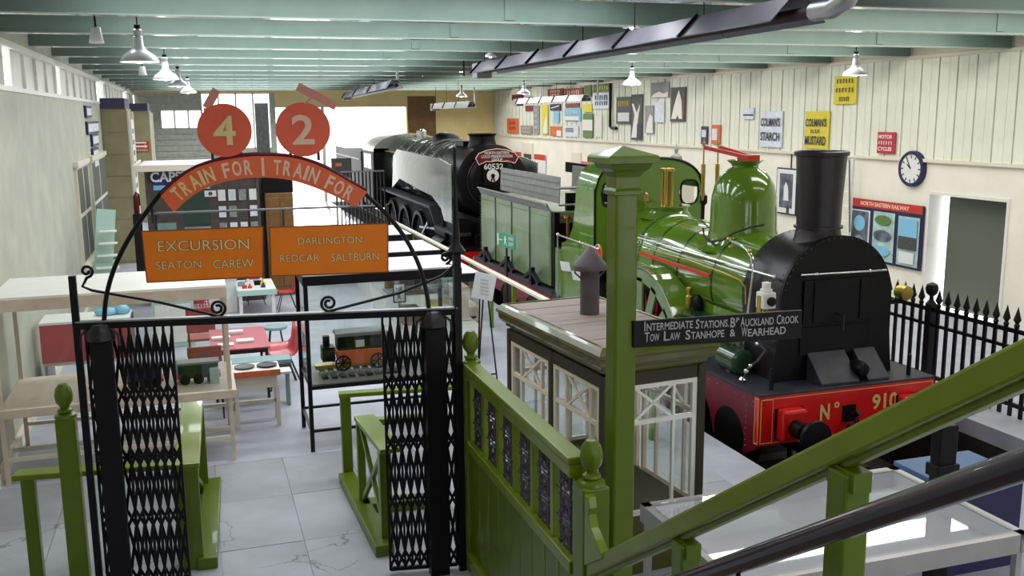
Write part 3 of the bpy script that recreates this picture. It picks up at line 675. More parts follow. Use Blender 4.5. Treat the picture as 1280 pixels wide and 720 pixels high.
# boiler
LP('boiler', MB().lathe([(.0, 0), (.665, 0), (.665, 3.0), (.69, 3.02), (.69, 4.0), (0, 4.0)], (AX, 10.2, CZ), 'y', 44), 'loco_green')
for y_ in (10.22, 11.0, 11.95, 12.7, 13.25): LP('boiler_band', MB().lathe([(.667, 0), (.671 if y_ < 13 else .696, .003), (.671 if y_ < 13 else .696, .04), (.667, .043)], (AX, y_, CZ), 'y', 40), 'dark_green')
LP('firebox', MB().box(6.36, 7.72, 12.9, 14.2, FP, 1.42), 'loco_green', .02)
LP('boiler_support', MB().box(6.46, 7.62, 10.2, 12.9, FP, .98), 'loco_black')
for x_ in (6.39, 7.69): LP('front_fender', MB().box(x_-.01, x_+.01, 10.2, 11.4, FP, 1.15), 'loco_green')
LP('dome', MB().lathe([(.60, -.17), (.53, -.12), (.475, -.02), (.448, .12), (.44, .4), (.43, .55), (.395, .70), (.33, .82), (.25, .90), (.195, .935), (.175, .96), (.185, .98), (.22, 1.01), (.245, 1.03), (.24, 1.035), (.0, .99)], (AX, 11.36, 1.98), n=44), 'loco_green')
LP('safety_lever', MB().bar((AX-.05, 11.3, 3.06), (AX-.09, 12.32, 3.16), .03, .05).bar((AX+.05, 11.3, 3.06), (AX+.13, 12.25, 3.16), .03, .05).box(AX-.09, AX+.09, 11.15, 11.42, 3.0, 3.085), 'signred')
for x_ in (AX-.10, AX+.13): LP('spring_balance', MB().lathe([(.012, -.1), (.028, 0), (.032, .42), (.012, .43), (.010, .68), (.02, .69), (.02, .73), (.006, .74), (.006, .8)], (x_, 12.3, 2.5), n=12), 'brass')
LP('whistle_valve', MB().lathe([(.02, -.2), (.02, 0), (.055, .04), (.055, .15), (.02, .17), (.01, .26)], (AX+.03, 12.5, 2.3), n=12), 'loco_black')
LP('safety_valve_base', MB().lathe([(.42, -.12), (.36, -.05), (.33, .0), (.34, .04), (.36, .06), (.36, .08), (.0, .09)], (AX, 13.6, 2.14), n=30), 'loco_green')
mb = MB()
for dx_, dy_ in ((-.05, -.05), (.05, -.05), (-.05, .05), (.05, .05)): mb.lathe([(.035, 0), (.032, .02), (.030, .5), (.045, .52), (.045, .56), (.02, .57)], (AX+dx_, 13.6+dy_, 2.23), n=12)
mb.box(AX-.09, AX+.09, 13.51, 13.69, 2.75, 2.79)
LP('safety_valve', mb, 'brass')
LP('whistle', MB().lathe([(.015, 0), (.015, .12), (.045, .14), (.045, .26), (.0, .3)], (6.82, 13.9, 2.12), n=12), 'brass')
# cab front plate with two spectacle windows, side sheets, roof
CY = 14.2; cx0, cx1 = 6.07, 8.01; cm = (cx0+cx1)/2
def ctop(x): t = abs(x-cm)/((cx1-cx0)/2); return 2.42+.50*(max(0, 1-t**3.0))**.5
mb = MB(); ns = 40
wins = [(6.33, .13), (7.76, .16)]
for i in range(ns):
    xa, xb = cx0+(cx1-cx0)*i/ns, cx0+(cx1-cx0)*(i+1)/ns; hole = None
    for wc, wr_ in wins:
        ha = max(0, 1-abs((xa-wc)/wr_)**3)**(1/3)*.20; hb = max(0, 1-abs((xb-wc)/wr_)**3)**(1/3)*.20
        if ha > 0 or hb > 0: hole = (ha, hb)
    def quad(za, zb, zc, zd):
        q = [Vector((xa, CY, za)), Vector((xb, CY, zb)), Vector((xb, CY, zc)), Vector((xa, CY, zd))]; b_ = [p+Vector((0, .03, 0)) for p in q]
        mb.add(q+b_, [(0, 1, 2, 3), (7, 6, 5, 4), (0, 4, 5, 1), (2, 6, 7, 3)])
    if hole: quad(1.2, 1.2, 2.36-hole[1], 2.36-hole[0]); quad(2.36+hole[0], 2.36+hole[1], ctop(xb), ctop(xa))
    else: quad(1.2, 1.2, ctop(xb), ctop(xa))
LP('cab_front', mb, 'loco_green')
for wc, wr_ in wins:
    mb = MB(); pts = []
    for k in range(25): a = 2*PI*k/24; c_, s_ = math.cos(a), math.sin(a); pts.append((wc+wr_*abs(c_)**(2/3)*(1 if c_ > 0 else -1), CY-.01, 2.36+.2*abs(s_)**(2/3)*(1 if s_ > 0 else -1)))
    LP('window_rim', MB().tube(pts, .016, 6, False), 'loco_black')
pts = [(cx0+(cx1-cx0)*i/30, CY-.01, ctop(cx0+(cx1-cx0)*i/30)) for i in range(31)]
LP('cab_edging', MB().tube([(cx0, CY-.01, 1.3)]+pts+[(cx1, CY-.01, 1.3)], .018, 6), 'loco_black')
side = [(14.2, FP), (14.2, 2.46), (14.95, 2.46), (15.0, 2.1), (15.1, 1.75), (15.3, 1.52), (15.5, 1.44), (15.62, 1.43), (15.62, FP)]
side2 = [(14.2, FP), (14.2, 2.46), (14.32, 2.46), (14.4, 1.9), (14.7, 1.6), (15.3, 1.45), (15.62, 1.43), (15.62, FP)]
for x_, side in ((cx0-.02, side), (cx1-.01, side2)): LP('cab_side', MB().prism(side, ((x_, 0, 0), (0, 1, 0), (0, 0, 1)), .03), 'loco_green')
mb = MB()
for i in range(30):
    xa, xb = pts[i][0], pts[i+1][0]; za, zb = pts[i][2], pts[i+1][2]
    q = [Vector((xa, CY, za)), Vector((xb, CY, zb)), Vector((xb, 14.98, zb)), Vector((xa, 14.98, za))]; mb.add(q+[p+Vector((0, 0, .025)) for p in q], [(0, 1, 2, 3), (7, 6, 5, 4), (0, 4, 5, 1), (2, 6, 7, 3)], True)
LP('cab_roof', mb, 'loco_green')
LP('cab_floor_gear', MB().box(6.2, 7.9, 14.3, 14.6, 1.2, 2.1).box(6.6, 7.5, 14.6, 14.8, .9, 1.6), 'loco_black')
cs = LP('rear_splasher', MB().box(5.88, 6.07, 14.25, 15.5, FP, 1.36), 'loco_green', .01)
c_ = P(748, 318, x=5.87)
obj('number_plate', MB().lathe([(.0, -.02), (.15, -.02), (.16, 0)], (5.88, c_.y, c_.z), 'x', 24), 'signred', cs)
obj('plate_rim', MB().lathe([(.135, -.022), (.15, -.028), (.165, -.02)], (5.88, c_.y, c_.z), 'x', 24), 'brass', cs)
a, b = P(697, 293, x=5.84), P(748, 311, x=5.84)
LP('cab_handrail', MB().tube([a, b], .016, 8).ellipsoid(a, .028).ellipsoid(b, .028).tube([a, (a.x, a.y, FP)], .014, 8), 'chrome')
# wheels, splashers
def wheel(parent, x, y, z, r, n, ms='spoke_red', mr='loco_black', w_=.12):
    wl_ = obj('wheel', MB().ring((x, y, z), r*.88, r, ((0, 1, 0), (0, 0, 1)), -w_, 32).ring((x-.0, y, z), r*.88, r*1.03, ((0, 1, 0), (0, 0, 1)), -.02, 32), mr, parent)
    mb = MB()
    for k in range(n):
        a = 2*PI*k/n; mb.bar((x+w_*.5*(-1 if x > AX else 1) if False else x-.0, y, z), (x, y+math.cos(a)*r*.9, z+math.sin(a)*r*.9), .055, .045, up=(1, 0, 0))
    mb.lathe([(.0, -.07), (r*.18, -.07), (r*.2, 0), (r*.2, .06)], (x, y, z), 'x', 18)
    obj('spokes', mb, ms, wl_)
DW = 12.35; DZ = .17
for yy, r in ((DW, 1.05), (14.85, 1.05)):
    for x_ in (6.20, 7.88): wheel(loco, x_, yy, DZ, r, 14)
for yy in (10.15,):
    for x_ in (6.25, 7.83): wheel(loco, x_, yy, -.25, .62, 10, 'maroon')
for x_, s_ in ((5.98, -1), (8.10, 1)):
    sp_ = obj('splasher', MB().ring((x_, DW, DZ), 1.10, 1.30, ((0, 1, 0), (0, 0, 1)), .03, 26, .25, PI-.25).ring((x_, DW, DZ), .52, .66, ((0, 1, 0), (0, 0, 1)), .03, 22, .1, PI-.1), 'tender_green', loco)
    obj('splasher_top', MB().ring((x_, DW, DZ), 1.28, 1.31, ((0, 1, 0), (0, 0, 1)), -.35*s_ if s_ < 0 else -.35, 26, .25, PI-.25), 'loco_green', sp_)
    mb = MB()
    for k in range(7):
        a = .35+(PI-.7)*k/6; mb.bar((x_+.015, DW+math.cos(a)*.62, DZ+math.sin(a)*.62), (x_+.015, DW+math.cos(a)*1.15, DZ+math.sin(a)*1.15), .17, .03, up=(1, 0, 0))
    obj('splasher_web', mb, 'tender_green', sp_)
    obj('splasher_lining', MB().tube([(x_-.0, DW+math.cos(a)*1.3, DZ+math.sin(a)*1.3) for a in [.25+(PI-.5)*k/30 for k in range(31)]], .012, 6), 'steel', sp_)
LP('outside_frame', MB().prism([(10.9, FP), (10.9, .1), (11.6, -.1), (13.1, -.1), (13.6, .1), (14.2, -.1), (15.4, -.1), (15.6, FP)], ((5.93, 0, 0), (0, 1, 0), (0, 0, 1)), .03), 'frame_maroon')
LP('axle_box', MB().box(5.86, 5.96, 12.2, 12.5, -.05, .35).box(5.86, 5.96, 14.7, 15.0, -.05, .35), 'loco_black', .01)
# rods, pipes and fittings on the left side
a, b = P(800, 316, x=6.18), P(887, 345, x=6.18); LP('reach_rod', MB().bar(a, b, .03, .045), 'signred')
a, b = P(798, 297, x=6.33), P(968, 346, x=6.33)
LP('side_handrail', MB().tube([a, b], .015, 8).ellipsoid(a+(b-a)*.2, .026, 8, 6).ellipsoid(a+(b-a)*.55, .026, 8, 6).ellipsoid(b, .026, 8, 6), 'chrome')
LP('side_pipe', MB().tube([P(*q, x=6.36) for q in ((800, 294), (835, 303), (838, 307), (890, 322))], .010, 8), 'steel')
LP('lower_pipe', MB().tube([P(*q, x=6.28) for q in ((815, 312), (850, 322), (858, 324), (875, 330), (905, 341), (925, 350), (932, 360), (932, 380))], .011, 8), 'brass')
LP('blower_pipe', MB().tube([P(*q, x=x_) for q, x_ in (((910, 299), 6.52), ((923, 305), 6.44), ((934, 312), 6.38), ((940, 322), 6.35), ((942, 340), 6.33), ((938, 370), 6.31), ((932, 415), 6.31), ((929, 440), 6.3))], .020, 8), 'chrome')
LP('pipe_fitting', MB().ellipsoid(P(911, 299, x=6.50), .035).ellipsoid(P(913, 309, x=6.48), .028).ellipsoid(P(937, 314, x=6.36), .03), 'brass')
LP('copper_pipe', MB().tube([P(*q, x=x_) for q, x_ in (((879, 285), 6.62), ((880, 296), 6.56), ((887, 302), 6.50), ((903, 300), 6.48), ((918, 291), 6.55), ((938, 284), 6.64), ((955, 281), 6.72))], .014, 8), 'rust')
LP('lubricator', MB().lathe([(.03, 0), (.05, .04), (.05, .16), (.03, .18), (.03, .22), (.045, .24), (.045, .28), (.0, .3)], P(861, 385, x=6.22), n=12), 'brass')
LP('clack_valve', MB().lathe([(.05, 0), (.07, .05), (.07, .2), (.03, .25)], P(872, 392, x=6.3), n=12), 'loco_black')
LP('slide_bar_cover', MB().bar(P(865, 398, x=6.1), P(905, 415, x=6.1), .02, .10).bar(P(860, 388, x=6.2), P(915, 408, x=6.2), .3, .03), 'dark_green')
g = [((905, 440), 6.1), ((925, 432), 6.15), ((940, 440), 6.2)]
LP('injector_pipe', MB().tube([P(918, 432, x=6.12), P(908, 440, x=6.10), P(905, 455, x=6.08), P(915, 470, x=6.05)], .03, 8), 'loco_frame')
LP('overflow_pipe', MB().tube([P(950, 430, x=6.28), P(957, 438, x=6.2), P(946, 452, x=6.05), P(934, 462, x=5.98), P(930, 474, x=5.96)], .016, 8), 'loco_frame')
LP('drain_cock', MB().ellipsoid(P(933, 464, x=5.97), .032).ellipsoid(P(938, 457, x=6.0), .025).lathe([(.035, 0), (.045, .02), (.02, .05)], P(928, 476, x=5.95), n=10).ellipsoid(P(947, 430, x=6.25), .03), 'chrome')
LP('cylinder_cover', MB().lathe([(0, 0), (.13, 0), (.16, .03), (.16, .4), (.0, .4)], (6.12, 9.75, .68), 'y', 18), 'dark_green')
LP('footstep', MB().box(5.80, 5.98, 10.7, 10.95, -.42, -.39).box(5.95, 5.97, 10.7, 10.95, -.39, .5), 'loco_black')
for x_ in (6.3, 7.78): LP('guard_iron', MB().tube([(x_, 9.0, -.07), (x_, 9.02, -.4), (x_, 8.9, -.78)], .03, 6), 'loco_black')
lp = thing('locomotive_lamp', 'white square locomotive lamp with black lens beside the smokebox', 'lamp', P(957, 388, x=6.12))
c = P(957, 385, x=6.12)
obj('lamp_body', MB().box(c.x-.085, c.x+.085, c.y-.08, c.y+.08, c.z, c.z+.19), 'white', lp, .015)
obj('lamp_top', MB().lathe([(.07, 0), (.07, .03), (.05, .035), (.05, .10), (.055, .105), (.0, .12)], (c.x, c.y, c.z+.19), n=16), 'white', lp)
obj('lens', MB().lathe([(.05, 0), (.055, -.03), (.045, -.045), (.0, -.05)], (c.x+.01, c.y-.08, c.z+.09), 'y', 18), 'loco_black', lp)
obj('lamp_bracket', MB().box(c.x-.10, c.x-.085, c.y-.03, c.y+.03, c.z-.08, c.z+.15).box(c.x-.10, 6.36, c.y-.03, c.y+.03, c.z-.08, c.z-.05).lathe([(.05, -.06), (.02, 0)], c, n=10), 'brass', lp)
c = P(1131, 366, y=9.9); lp = thing('locomotive_lamp', 'round brass lamp on the far side of the black smokebox', 'lamp', c)
obj('lamp_body', MB().lathe([(.0, -.06), (.09, -.05), (.10, 0), (.09, .1), (.0, .12)], c, 'y', 20), 'brass', lp)
obj('lamp_bracket', MB().box(c.x-.45, c.x+.02, c.y+.02, c.y+.05, c.z-.14, c.z-.08), 'loco_black', lp)
# ================================================================== ITS TENDER
tn = thing('tender', 'pale green riveted tender with grey coal plates and maroon frame behind the green locomotive', 'tender', (AX, 18, -.88))
T0, T1 = 16.0, 20.35; ZT, ZB = 1.93, .58
def TP(name, mb, m, b=0, parent=tn): return obj(name, mb, m, parent, b)
tb = TP('tank', MB().box(5.97, 8.11, T0, T1, ZB, ZT), 'tender_green', .02)
mb = MB().tube([(5.90, T1, ZT+.14), (5.90, T0+.1, ZT+.14), (5.92, T0, ZT+.1)], .018, 8)
TP('coping', MB().prism([(5.97, ZT), (5.90, ZT+.14), (5.92, ZT+.15), (6.0, ZT)], ((0, T1, 0), (1, 0, 0), (0, 0, 1)), T1-T0).prism([(8.11, ZT), (8.18, ZT+.14), (8.16, ZT+.15), (8.08, ZT)], ((0, T1, 0), (1, 0, 0), (0, 0, 1)), T1-T0), 'grey_plate')
TP('coping_bead', mb, 'steel')
for k in range(1, 4): TP('panel_strip', MB().box(5.955, 5.97, T0+(T1-T0)*k/4-.02, T0+(T1-T0)*k/4+.02, ZB, ZT), 'dark_green')
rv = MB()
for k in range(5):
    for s_ in (-.045, .045):
        y = T0+(T1-T0)*k/4+s_
        for q in range(20): rv.ellipsoid((5.966, y, ZB+.05+q*.065), .010, 5, 3)
for q in range(44): rv.ellipsoid((5.966, T0+.05+q*.098, ZT-.1), .010, 5, 3)
o = TP('rivets', rv, 'tender_green'); o['kind'] = 'stuff'
TP('coal_plate', MB().obox((6.22, 17.9, 2.29), (0, 1.75, 0), (.01, 0, .24), (.012, 0, 0)).obox((7.86, 17.9, 2.29), (0, 1.75, 0), (.01, 0, .24), (.012, 0, 0)), 'grey_plate', .01)
for z_ in (2.16, 2.30, 2.42): TP('coal_plate_seam', MB().box(6.19, 6.206, 16.2, 19.6, z_, z_+.012), 'steel')
TP('coal_rail', MB().box(7.95, 7.99, 16.1, 20.3, 2.36, 2.58), 'loco_black')
TP('tender_front', MB().box(6.1, 8.0, 15.98, 16.02, ZB, 1.72).box(6.3, 7.8, 16.02, 16.1, 1.72, 2.25).box(6.0, 6.1, 15.85, 16.0, ZB, ZT), 'loco_black')
TP('top_rail_bar', MB().tube([(6.1, 15.9, 2.05), (8.0, 15.9, 2.05)], .02, 8).tube([(6.1, 15.9, 2.35), (8.0, 15.9, 2.35)], .025, 8), 'steel')
TP('brake_standard', MB().lathe([(.03, 0), (.03, 1.2), (.1, 1.22), (.1, 1.26), (.0, 1.27)], (6.25, 15.85, .6), n=12), 'copper')
fr = [(15.65, .50), (20.5, .50), (20.5, .18), (15.65, .18)]
TP('frame', MB().box(5.86, 5.90, 15.65, 20.5, .05, .50).box(8.18, 8.22, 15.65, 20.5, .05, .50), 'frame_maroon')
TP('footplate', MB().box(5.84, 8.24, 15.6, 20.5, .50, .54), 'loco_frame')
rv = MB()
for q in range(48): rv.ellipsoid((5.852, 15.7+q*.1, .46), .011, 5, 3)
o = TP('frame_rivets', rv, 'soot'); o['kind'] = 'stuff'
for y in (16.6, 18.1, 19.6):
    TP('spring', MB().bar((5.84, y-.42, .60), (5.84, y, .78), .07, .07).bar((5.84, y, .78), (5.84, y+.42, .60), .07, .07).box(5.80, 5.88, y-.05, y+.05, .52, .85), 'loco_black')
    TP('horn_opening_disc', MB().lathe([(0, 0), (.34, 0), (.34, .012), (0, .012)], (5.848, y, .0), 'x', 20, 0, PI*2), 'rust')  # dark disc on the solid frame, coloured like a shaded opening
    wheel(tn, 5.98, y, -.28, .60, 10, 'maroon'); wheel(tn, 8.1, y, -.28, .60, 10, 'maroon')
TP('buffer_beam', MB().box(5.84, 8.24, 20.5, 20.6, .0, .5), 'red')
for c_, w_, h_, m_ in (((707, 333), .22, .16, 'paper'), ((721, 345), .2, .15, 'paper')):
    c = P(*c_, x=5.80); mb = MB(); panel(mb, c, w_, h_, (.4, -.9, 0), (-.2, 0, 1), .01)
    single('paper_card', mb, m_, 'small white card leaning on the running plate beside the tender, %s' % ('left one' if c_[0] < 715 else 'right one'), 'card')
ex = thing('exit_sign', 'green fire exit sign with running figure hanging in front of the tender', 'sign', P(640, 318, x=5.3))
a, b, c, d = P(622, 290, x=5.4), P(644, 294, x=5.25), P(644, 312, x=5.25), P(622, 307, x=5.4)
u = (b-a).normalized(); vv = Vector((0, 0, 1)); ctr = (a+b+c+d)/4; wd = (b-a).length; ht = (a-d).length
mb = MB(); panel(mb, ctr, wd, ht, u, vv, .012); obj('panel', mb, 'exitgreen', ex)
nn = u.cross(vv)*.012
obj('exit_pictogram', MB().obox(ctr+nn-u*wd*.44, u*wd*.04, vv*ht*.42, nn*.1).obox(ctr+nn-u*wd*.28, u*wd*.10, vv*ht*.03, nn*.1).obox(ctr+nn-u*wd*.02, u*wd*.03, vv*ht*.16, nn*.1).obox(ctr+nn-u*wd*.02+vv*ht*.24, u*wd*.03, vv*ht*.06, nn*.1).bar(ctr+nn-u*wd*.02-vv*ht*.1, ctr+nn+u*wd*.08-vv*ht*.34, .012, .003, up=nn).bar(ctr+nn-u*wd*.02-vv*ht*.1, ctr+nn-u*wd*.10-vv*ht*.34, .012, .003, up=nn).bar(ctr+nn-u*wd*.10+vv*ht*.06, ctr+nn+u*wd*.08+vv*ht*.12, .012, .003, up=nn), 'letter_white', ex)
lettering(ex, 'FIRE', ctr+u*wd*.3+vv*ht*.18+nn*.6, wd*.26, ht*.24, u, vv, 'letter_white'); lettering(ex, 'EXIT', ctr+u*wd*.3-vv*ht*.2+nn*.6, wd*.26, ht*.24, u, vv, 'letter_white')
obj('sign_post', MB().box(ctr.x+.0, ctr.x+.03, ctr.y, ctr.y+.03, 0, ctr.z-ht*.45), 'soot', ex)
# ================================================================== THE BLACK LOCOMOTIVE BEHIND
E0 = 22.9; EX = 7.04; EC = 2.02; ER = .90
e2 = thing('steam_locomotive', 'black express steam locomotive with polished silver side sheets and number 60532', 'locomotive', (EX, E0, -.88))
def EP(name, mb, m, b=0, parent=e2): return obj(name, mb, m, parent, b)
EP('smokebox', MB().lathe([(0, -.12), (.25, -.115), (.5, -.08), (.62, -.03), (.64, .0), (.80, .0), (ER, .05), (ER, 2.2), (0, 2.2)], (EX, E0, EC), 'y', 44), 'loco_black')
EP('door_ring', MB().lathe([(.64, -.02), (.66, -.035), (.68, -.02)], (EX, E0, EC), 'y', 36), 'soot')
EP('chimney', MB().lathe([(.42, -.12), (.36, 0), (.33, .12), (.33, .2), (.37, .24), (.37, .27), (.28, .27)], (EX, E0+.9, EC+ER-.02), n=28), 'loco_black')
EP('chimney_cowl', MB().box(EX-.42, EX+.42, E0+1.2, E0+2.0, EC+ER-.1, EC+ER+.06), 'loco_black', .03)
EP('boiler', MB().lathe([(ER-.02, 2.2), (ER-.02, 5.2), (ER+.06, 8.0), (ER+.06, 9.4)], (EX, E0, EC), 'y', 40), 'boiler_dark')
for y_ in (3.0, 4.1, 5.2, 6.4, 7.6): EP('boiler_band', MB().lathe([(ER+.0, 0), (ER+.055, .0), (ER+.055, .06), (ER, .06)], (EX, E0+y_, EC), 'y', 36), 'steel')
EP('dome', MB().lathe([(.42, -.05), (.38, .1), (.25, .2), (0, .24)], (EX, E0+4.6, EC+ER), n=24), 'loco_black')
EP('safety_valves', MB().lathe([(.12, 0), (.12, .2), (.05, .25)], (EX, E0+7.6, EC+ER+.02), n=14).lathe([(.12, 0), (.12, .2), (.05, .25)], (EX, E0+7.95, EC+ER+.02), n=14), 'chrome')
for s_ in (-1, 1):
    x_ = EX+s_*1.12
    EP('smoke_deflector', MB().prism([(E0-.15, 1.02), (E0-.15, 2.45), (E0+1.0, 2.55), (E0+6.3, 2.62), (E0+6.9, 2.4), (E0+7.2, 1.4), (E0+6.0, 1.75), (E0+3.4, 1.6), (E0+1.9, 1.55), (E0+.9, 1.3), (E0+.6, 1.02)], ((x_, 0, 0), (0, 1, 0), (0, 0, 1)), .02), 'silver')
    EP('running_board', MB().box(min(x_, EX+s_*.7), max(x_, EX+s_*.7), E0+2.2, E0+9.4, 1.18, 1.25).box(min(x_, EX+s_*.7), max(x_, EX+s_*.7), E0-.4, E0+1.6, .72, .79), 'loco_frame')
    EP('board_step', MB().bar((EX+s_*.92, E0+1.6, .76), (EX+s_*.92, E0+2.2, 1.22), .4, .05), 'loco_frame')
    EP('valve_gear', MB().bar((EX+s_*1.05, E0+1.6, .3), (EX+s_*1.05, E0+5.8, .15), .04, .12).bar((EX+s_*1.08, E0+2.6, .75), (EX+s_*1.08, E0+3.7, .15), .03, .07).bar((EX+s_*1.0, E0+4.2, -.1), (EX+s_*1.0, E0+8.2, -.1), .04, .13).bar((EX+s_*1.0, E0+2.0, .65), (EX+s_*1.0, E0+3.9, .5), .04, .06), 'chrome')
    EP('cylinder', MB().lathe([(0, 0), (.30, .0), (.32, .05), (.32, .9), (0, .9)], (EX+s_*.98, E0+.75, .22), 'y', 22).lathe([(0, -.1), (.16, -.08), (.17, 1.0), (0, 1.0)], (EX+s_*.95, E0+.7, .66), 'y', 18), 'loco_black')
    for k in range(3): wheel(e2, EX+s_*.86, E0+4.3+k*1.95, .0, .93, 16, 'loco_frame', 'loco_black')
    for k in range(2): wheel(e2, EX+s_*.86, E0+.4+k*1.9-.6, -.42, .48, 10, 'loco_black')
    EP('steam_pipe', MB().tube([(EX+s_*.75, E0+1.1, 1.5), (EX+s_*.95, E0+1.1, 1.1), (EX+s_*.95, E0+1.1, .75)], .12, 12), 'loco_black')
EP('frames', MB().box(EX-.55, EX+.55, E0-.8, E0+10.6, -.3, 1.15).box(EX-1.0, EX+1.0, E0-.3, E0+.9, .2, 1.02), 'loco_black')
EP('buffer_beam', MB().box(EX-1.2, EX+1.2, E0-1.0, E0-.88, -.1, .42), 'red')
EP('front_platform', MB().box(EX-1.2, EX+1.2, E0-1.0, E0-.1, .42, .47), 'loco_black')
for s_ in (-1, 1): EP('buffer', MB().lathe([(.1, 0), (.1, -.2), (.21, -.42), (.21, -.46), (0, -.48)], (EX+s_*.87, E0-.98, .12), 'y', 20), 'loco_black')
EP('front_lamp', MB().box(EX-.55-.1, EX-.55+.1, E0-.7, E0-.5, .47, .75), 'loco_black')
EP('cab', MB().box(EX-1.28, EX+1.28, E0+9.4, E0+9.46, .9, 2.55).box(EX-1.30, EX-1.26, E0+9.4, E0+11.5, .6, 2.45).box(EX+1.26, EX+1.30, E0+9.4, E0+11.5, .6, 2.45), 'loco_black')
EP('cab_window', MB().box(EX-1.31, EX-1.30, E0+9.8, E0+10.5, 1.85, 2.35).box(EX-1.31, EX-1.30, E0+10.6, E0+11.2, 1.85, 2.35), 'silver')
rp = [(EX-1.30, 2.42)]+[(EX+1.30*math.sin(a), 2.42+.62*math.cos(a)) for a in [-PI/2+PI*k/20 for k in range(21)]]+[(EX+1.30, 2.42)]
EP('cab_roof', MB().prism(rp, ((0, E0+11.5, 0), (1, 0, 0), (0, 0, 1)), 2.1, True), 'silver')
EP('tender_body', MB().box(EX-1.28, EX+1.28, E0+12.0, E0+18.5, .3, 2.4), 'loco_black', .05)
EP('tender_lining', MB().box(EX-1.295, EX-1.28, E0+12.3, E0+18.3, 2.05, 2.10).box(EX-1.295, EX-1.28, E0+12.3, E0+18.3, .8, .85), 'steel')
hl = EP('handrail', MB().tube([(EX-.80, E0+2.0, EC+.45), (EX-.92, E0+9.3, EC+.45)], .02, 6), 'brass')
# headboard, number and roundel on the smokebox door
hb = thing('headboard', 'curved red headboard with three lines of white lettering on the black smokebox', 'sign', (EX, E0-.2, EC))
hc = P(617, 240, y=E0-.2); yb = E0-.2
U, V = Vector((1, 0, 0)), Vector((0, 0, 1)); ha, hbv = P(594, 205, y=yb), P(647, 205, y=yb); hx = (ha.x+hbv.x)/2; top = P(616, 186, y=yb).z; bot = P(616, 206, y=yb).z; hw = (hbv.x-ha.x)/2
arcp = [(-1, -.15), (-.85, .45), (-.45, .85), (0, 1), (.45, .85), (.85, .45), (1, -.15), (.85, -.85), (.5, -.55), (.25, -.6), (0, -.5), (-.25, -.6), (-.5, -.55), (-.85, -.95)]
obj('board', MB().prism([(p[0]*hw, p[1]*(top-bot)/2) for p in arcp], ((hx, yb, (top+bot)/2), U, V), .04), 'maroon', hb)
obj('board_rim', MB().tube([(hx+p[0]*hw, yb-.04, (top+bot)/2+p[1]*(top-bot)/2) for p in arcp+arcp[:1]], .012, 6), 'letter_pink', hb)
for s_, dz, wf, hf in (('NORTH EASTERN', .50, 1.15, .18), ('LOCO PRESERVATION', .05, 1.45, .18), ('GROUP', -.38, .5, .18)):
    lettering(hb, s_, (hx, yb-.042, (top+bot)/2+dz*(top-bot)/2), wf*hw, hf*(top-bot), U, V, 'letter_white', .02)
npl = thing('number_plate', 'black smokebox number plate 60532 with a white roundel below it', 'sign', (hx, yb, EC))
c = P(617, 208, y=yb); r0 = P(618, 222, y=yb)
obj('plate', MB().box(c.x-.26, c.x+.26, yb, yb+.03, c.z-.46, c.z+.12), 'loco_black', npl)
lettering(npl, '60532', (c.x, yb-.004, c.z), .50, .145, U, V, 'letter_white', .03)
cr = P(616, 219.5, y=yb); obj('roundel', MB().lathe([(0, -.012), (.155, -.012), (.155, 0)], (cr.x, yb, cr.z), 'y', 28), 'letter_white', npl)
obj('roundel_mark', MB().lathe([(0, -.02), (.05, -.02), (.05, 0)], (cr.x, yb-.01, cr.z), 'y', 16).bar((cr.x, yb-.02, cr.z), (cr.x-.05, yb-.02, cr.z-.14), .03, .01, up=(0, 1, 0)).bar((cr.x, yb-.02, cr.z), (cr.x+.04, yb-.02, cr.z-.14), .03, .01, up=(0, 1, 0)), 'loco_black', npl)
# ================================================================== BOOKING HUT
ha_ = math.radians(5); HO = Vector((2.82, 6.44, 0)); HXv = Vector((math.cos(ha_), math.sin(ha_), 0)); HYv = Vector((-math.sin(ha_), math.cos(ha_), 0))
def hutm(mb):
    mb.v = [HO+HXv*p.x+HYv*p.y+Vector((0, 0, p.z)) for p in mb.v]; return mb
hut = thing('booking_hut', 'small timber booking hut with cream sash windows and plank roof behind the fence', 'hut', HO+HXv*.5+HYv*.95)
HW, HD, HZ = .98, 1.93, 1.90
def HPt(name, mb, m, b=0, parent=hut): return obj(name, hutm(mb), m, parent, b)
rb = HPt('roof', MB().box(.03, HW-.03, .03, HD-.03, HZ-.05, HZ-.012), 'brown')
npk = 13
for k in range(npk): obj('roof_board', hutm(MB().box(.02, HW-.02, .02+k*(HD-.04)/npk+.002, .02+(k+1)*(HD-.04)/npk-.002, HZ-.012, HZ+random.uniform(.002, .008))), 'roofboard', rb)
def cprof(o_):  # cornice profile offset outwards
    return [(o_[0], o_[1])]
prof = [(.06, 1.66), (.05, 1.70), (.02, 1.71), (.02, 1.735), (-.01, 1.75), (-.03, 1.78), (-.035, 1.83), (-.05, 1.84), (-.05, 1.865), (-.02, 1.90), (.0, 1.915), (.03, 1.915), (.03, 1.80), (.08, 1.66)]
mb = MB(); npf = len(prof)
vs = []
for (o_, z_) in prof:
    for sx, sy in ((0, 0), (1, 0), (1, 1), (0, 1)): vs.append(Vector((o_ if not sx else HW-o_, o_ if not sy else HD-o_, z_)))
mb.add(vs, [(i*4+k, i*4+(k+1) % 4, ((i+1) % npf)*4+(k+1) % 4, ((i+1) % npf)*4+k) for i in range(npf) for k in range(4)])
HPt('cornice', mb, 'cornice')
for a_, b_ in ((.06, .06), (HW-.06, .06), (.06, HD-.06), (HW-.06, HD-.06), (.06, HD/2)): HPt('corner_post', MB().box(a_-.035, a_+.035, b_-.035, b_+.035, 0, 1.68), 'brown', .004)
